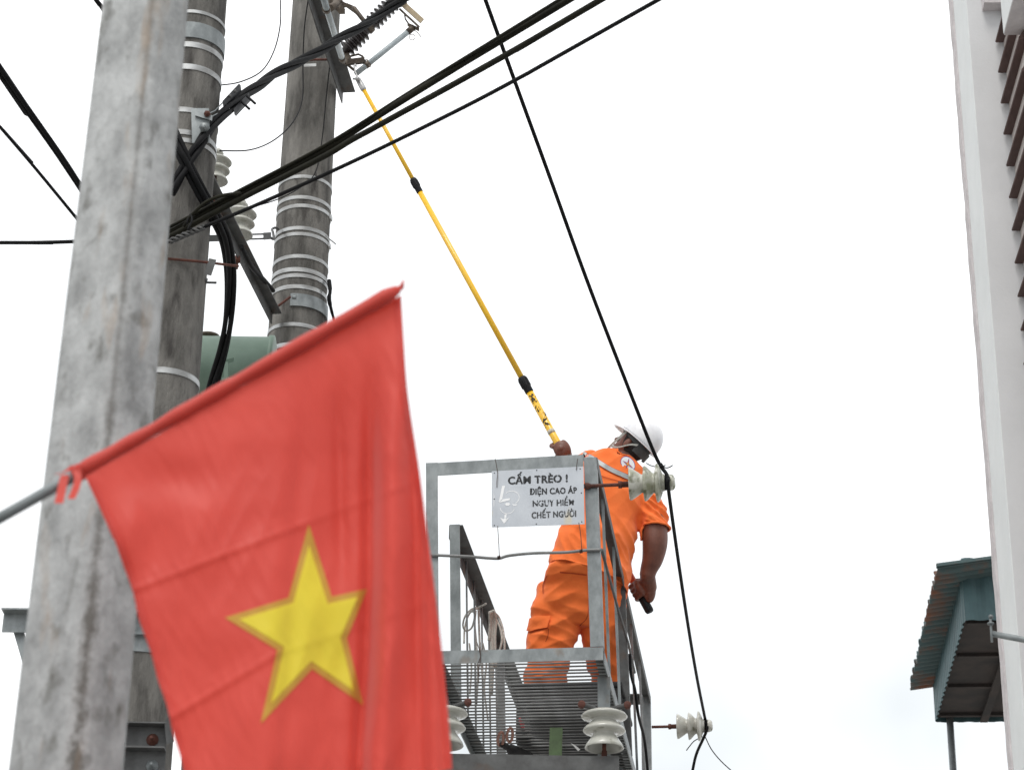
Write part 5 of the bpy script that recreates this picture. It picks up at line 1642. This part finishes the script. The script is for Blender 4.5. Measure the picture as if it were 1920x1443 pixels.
# sewn star, following the cloth; its right point disappears into the hard fold
TIPS = [(579, 982), (689, 1103), (681, 1320), (489, 1355), (422, 1157)]
INN = [(622, 1118), (650, 1196), (585, 1253), (520, 1217), (541, 1120)]
def star_poly(k):
    cx_, cy_ = 583, 1182
    out = []
    for i in range(5):
        for x, y in (TIPS[i], INN[i]):
            out.append((cx_ + (x - cx_) * k, cy_ + (y - cy_) * k))
    return out
def star_mesh(pl, off, name, m, parent):
    bm = bmesh.new()
    vs_ = [bm.verts.new((x, y, 0)) for x, y in pl]
    cv = bm.verts.new((583, 1182, 0))
    for i in range(len(vs_)): bm.faces.new((cv, vs_[i], vs_[(i + 1) % len(vs_)]))
    for _ in range(5):
        bmesh.ops.subdivide_edges(bm, edges=[e for e in bm.edges if e.calc_length() > 9], cuts=1, use_grid_fill=True)
    bmesh.ops.triangulate(bm, faces=bm.faces[:])
    bm.verts.index_update()
    mb = MB()
    for v in bm.verts:
        p = at(v.co.x, v.co.y, flag_y(v.co.x, v.co.y))
        mb.v.append(p - ray(v.co.x, v.co.y).normalized() * off)
    for f in bm.faces: mb.face([v.index for v in f.verts])
    bm.free()
    return part(name, mb, m, parent, fix=False)
sh_ = star_mesh(star_poly(1.0), .0020, 'star_hem', M_stared, cloth)
# inner star: move every edge inward by the width of the hem
def inset(pl, d):
    n = len(pl); out = []
    for i in range(n):
        p0, p1, p2 = Vector(pl[i - 1]), Vector(pl[i]), Vector(pl[(i + 1) % n])
        e0, e1 = (p1 - p0).normalized(), (p2 - p1).normalized()
        n0, n1 = Vector((-e0.y, e0.x)), Vector((-e1.y, e1.x))
        b_ = (n0 + n1)
        k = d / max(.12, 1 + n0.dot(n1))
        out.append(tuple(p1 + b_ * k))
    return out
star_mesh(inset(star_poly(1.0), 11), .0034, 'star', M_star, cloth)
# pole and sleeve
pA, pB = at(-420, 1206, YFL), at(150, 886, YFL)
pE = at(754, 538, YFL)
axis_ = (pE - pB).normalized()
part('pole', MB().tube([pA, pB, pE - axis_ * .03], .0115, 16), M_galv, fl)
path = []; rad = []
for k in range(60):
    u = k / 59
    p = at(150 + 604 * u, 884 - 346 * u, YFL - .002)
    path.append(p); rad.append(.0150 + .0015 * math.sin(u * 47) * (1 - u) + .0012 * math.sin(u * 21))
rad[-1] = .003; rad[-2] = .010; rad[-3] = .0135
slv = part('sleeve', MB().tube(path, rad, 18), M_flag, fl)
part('sleeve_tip', MB().tube([at(752, 540, YFL), at(757, 524, YFL)], [.006, .0012], 8), M_flag, fl)
for pts, w in ((((140, 880), (146, 895), (142, 915), (133, 935)), 6), (((122, 890), (118, 905), (114, 925), (110, 943)), 7), (((150, 878), (138, 872), (122, 884), (104, 889)), 3)):
    sp2 = smooth_path([at(x, y, YFL - .018 - .004 * i) for i, (x, y) in enumerate(pts)], 6)
    A_ = [p - RX * w * .0012 for p in sp2]; B_ = [p + RX * w * .0012 + FZ * .002 for p in sp2]
    part('ribbon', MB().strip(A_, B_), M_flag, fl, fix=False)
part('tie', MB().lathe(at(146, 887, YFL), axis_, [(.013, -.012), (.018, -.008), (.018, .008), (.013, .012)], 14), M_flag, fl)
# mast that holds the flag pole, outside the picture on the left
mp_ = Vector((pA.x, YFL + .07, 0))
t = thing('mast', 'slim steel mast holding the flag pole just outside the left edge', 'mast', mp_)
part('shaft', MB().tube([mp_, Vector((mp_.x, mp_.y, pA.z + .6))], .045, 18), M_galv, t)
part('socket', MB().tube([pA - axis_ * .02, pA + axis_ * .12], .0165, 14).box((-.02, -.06, -.03), (.02, .01, .03), Vector((pA.x, mp_.y - .01, pA.z + .01))), M_galv, t)
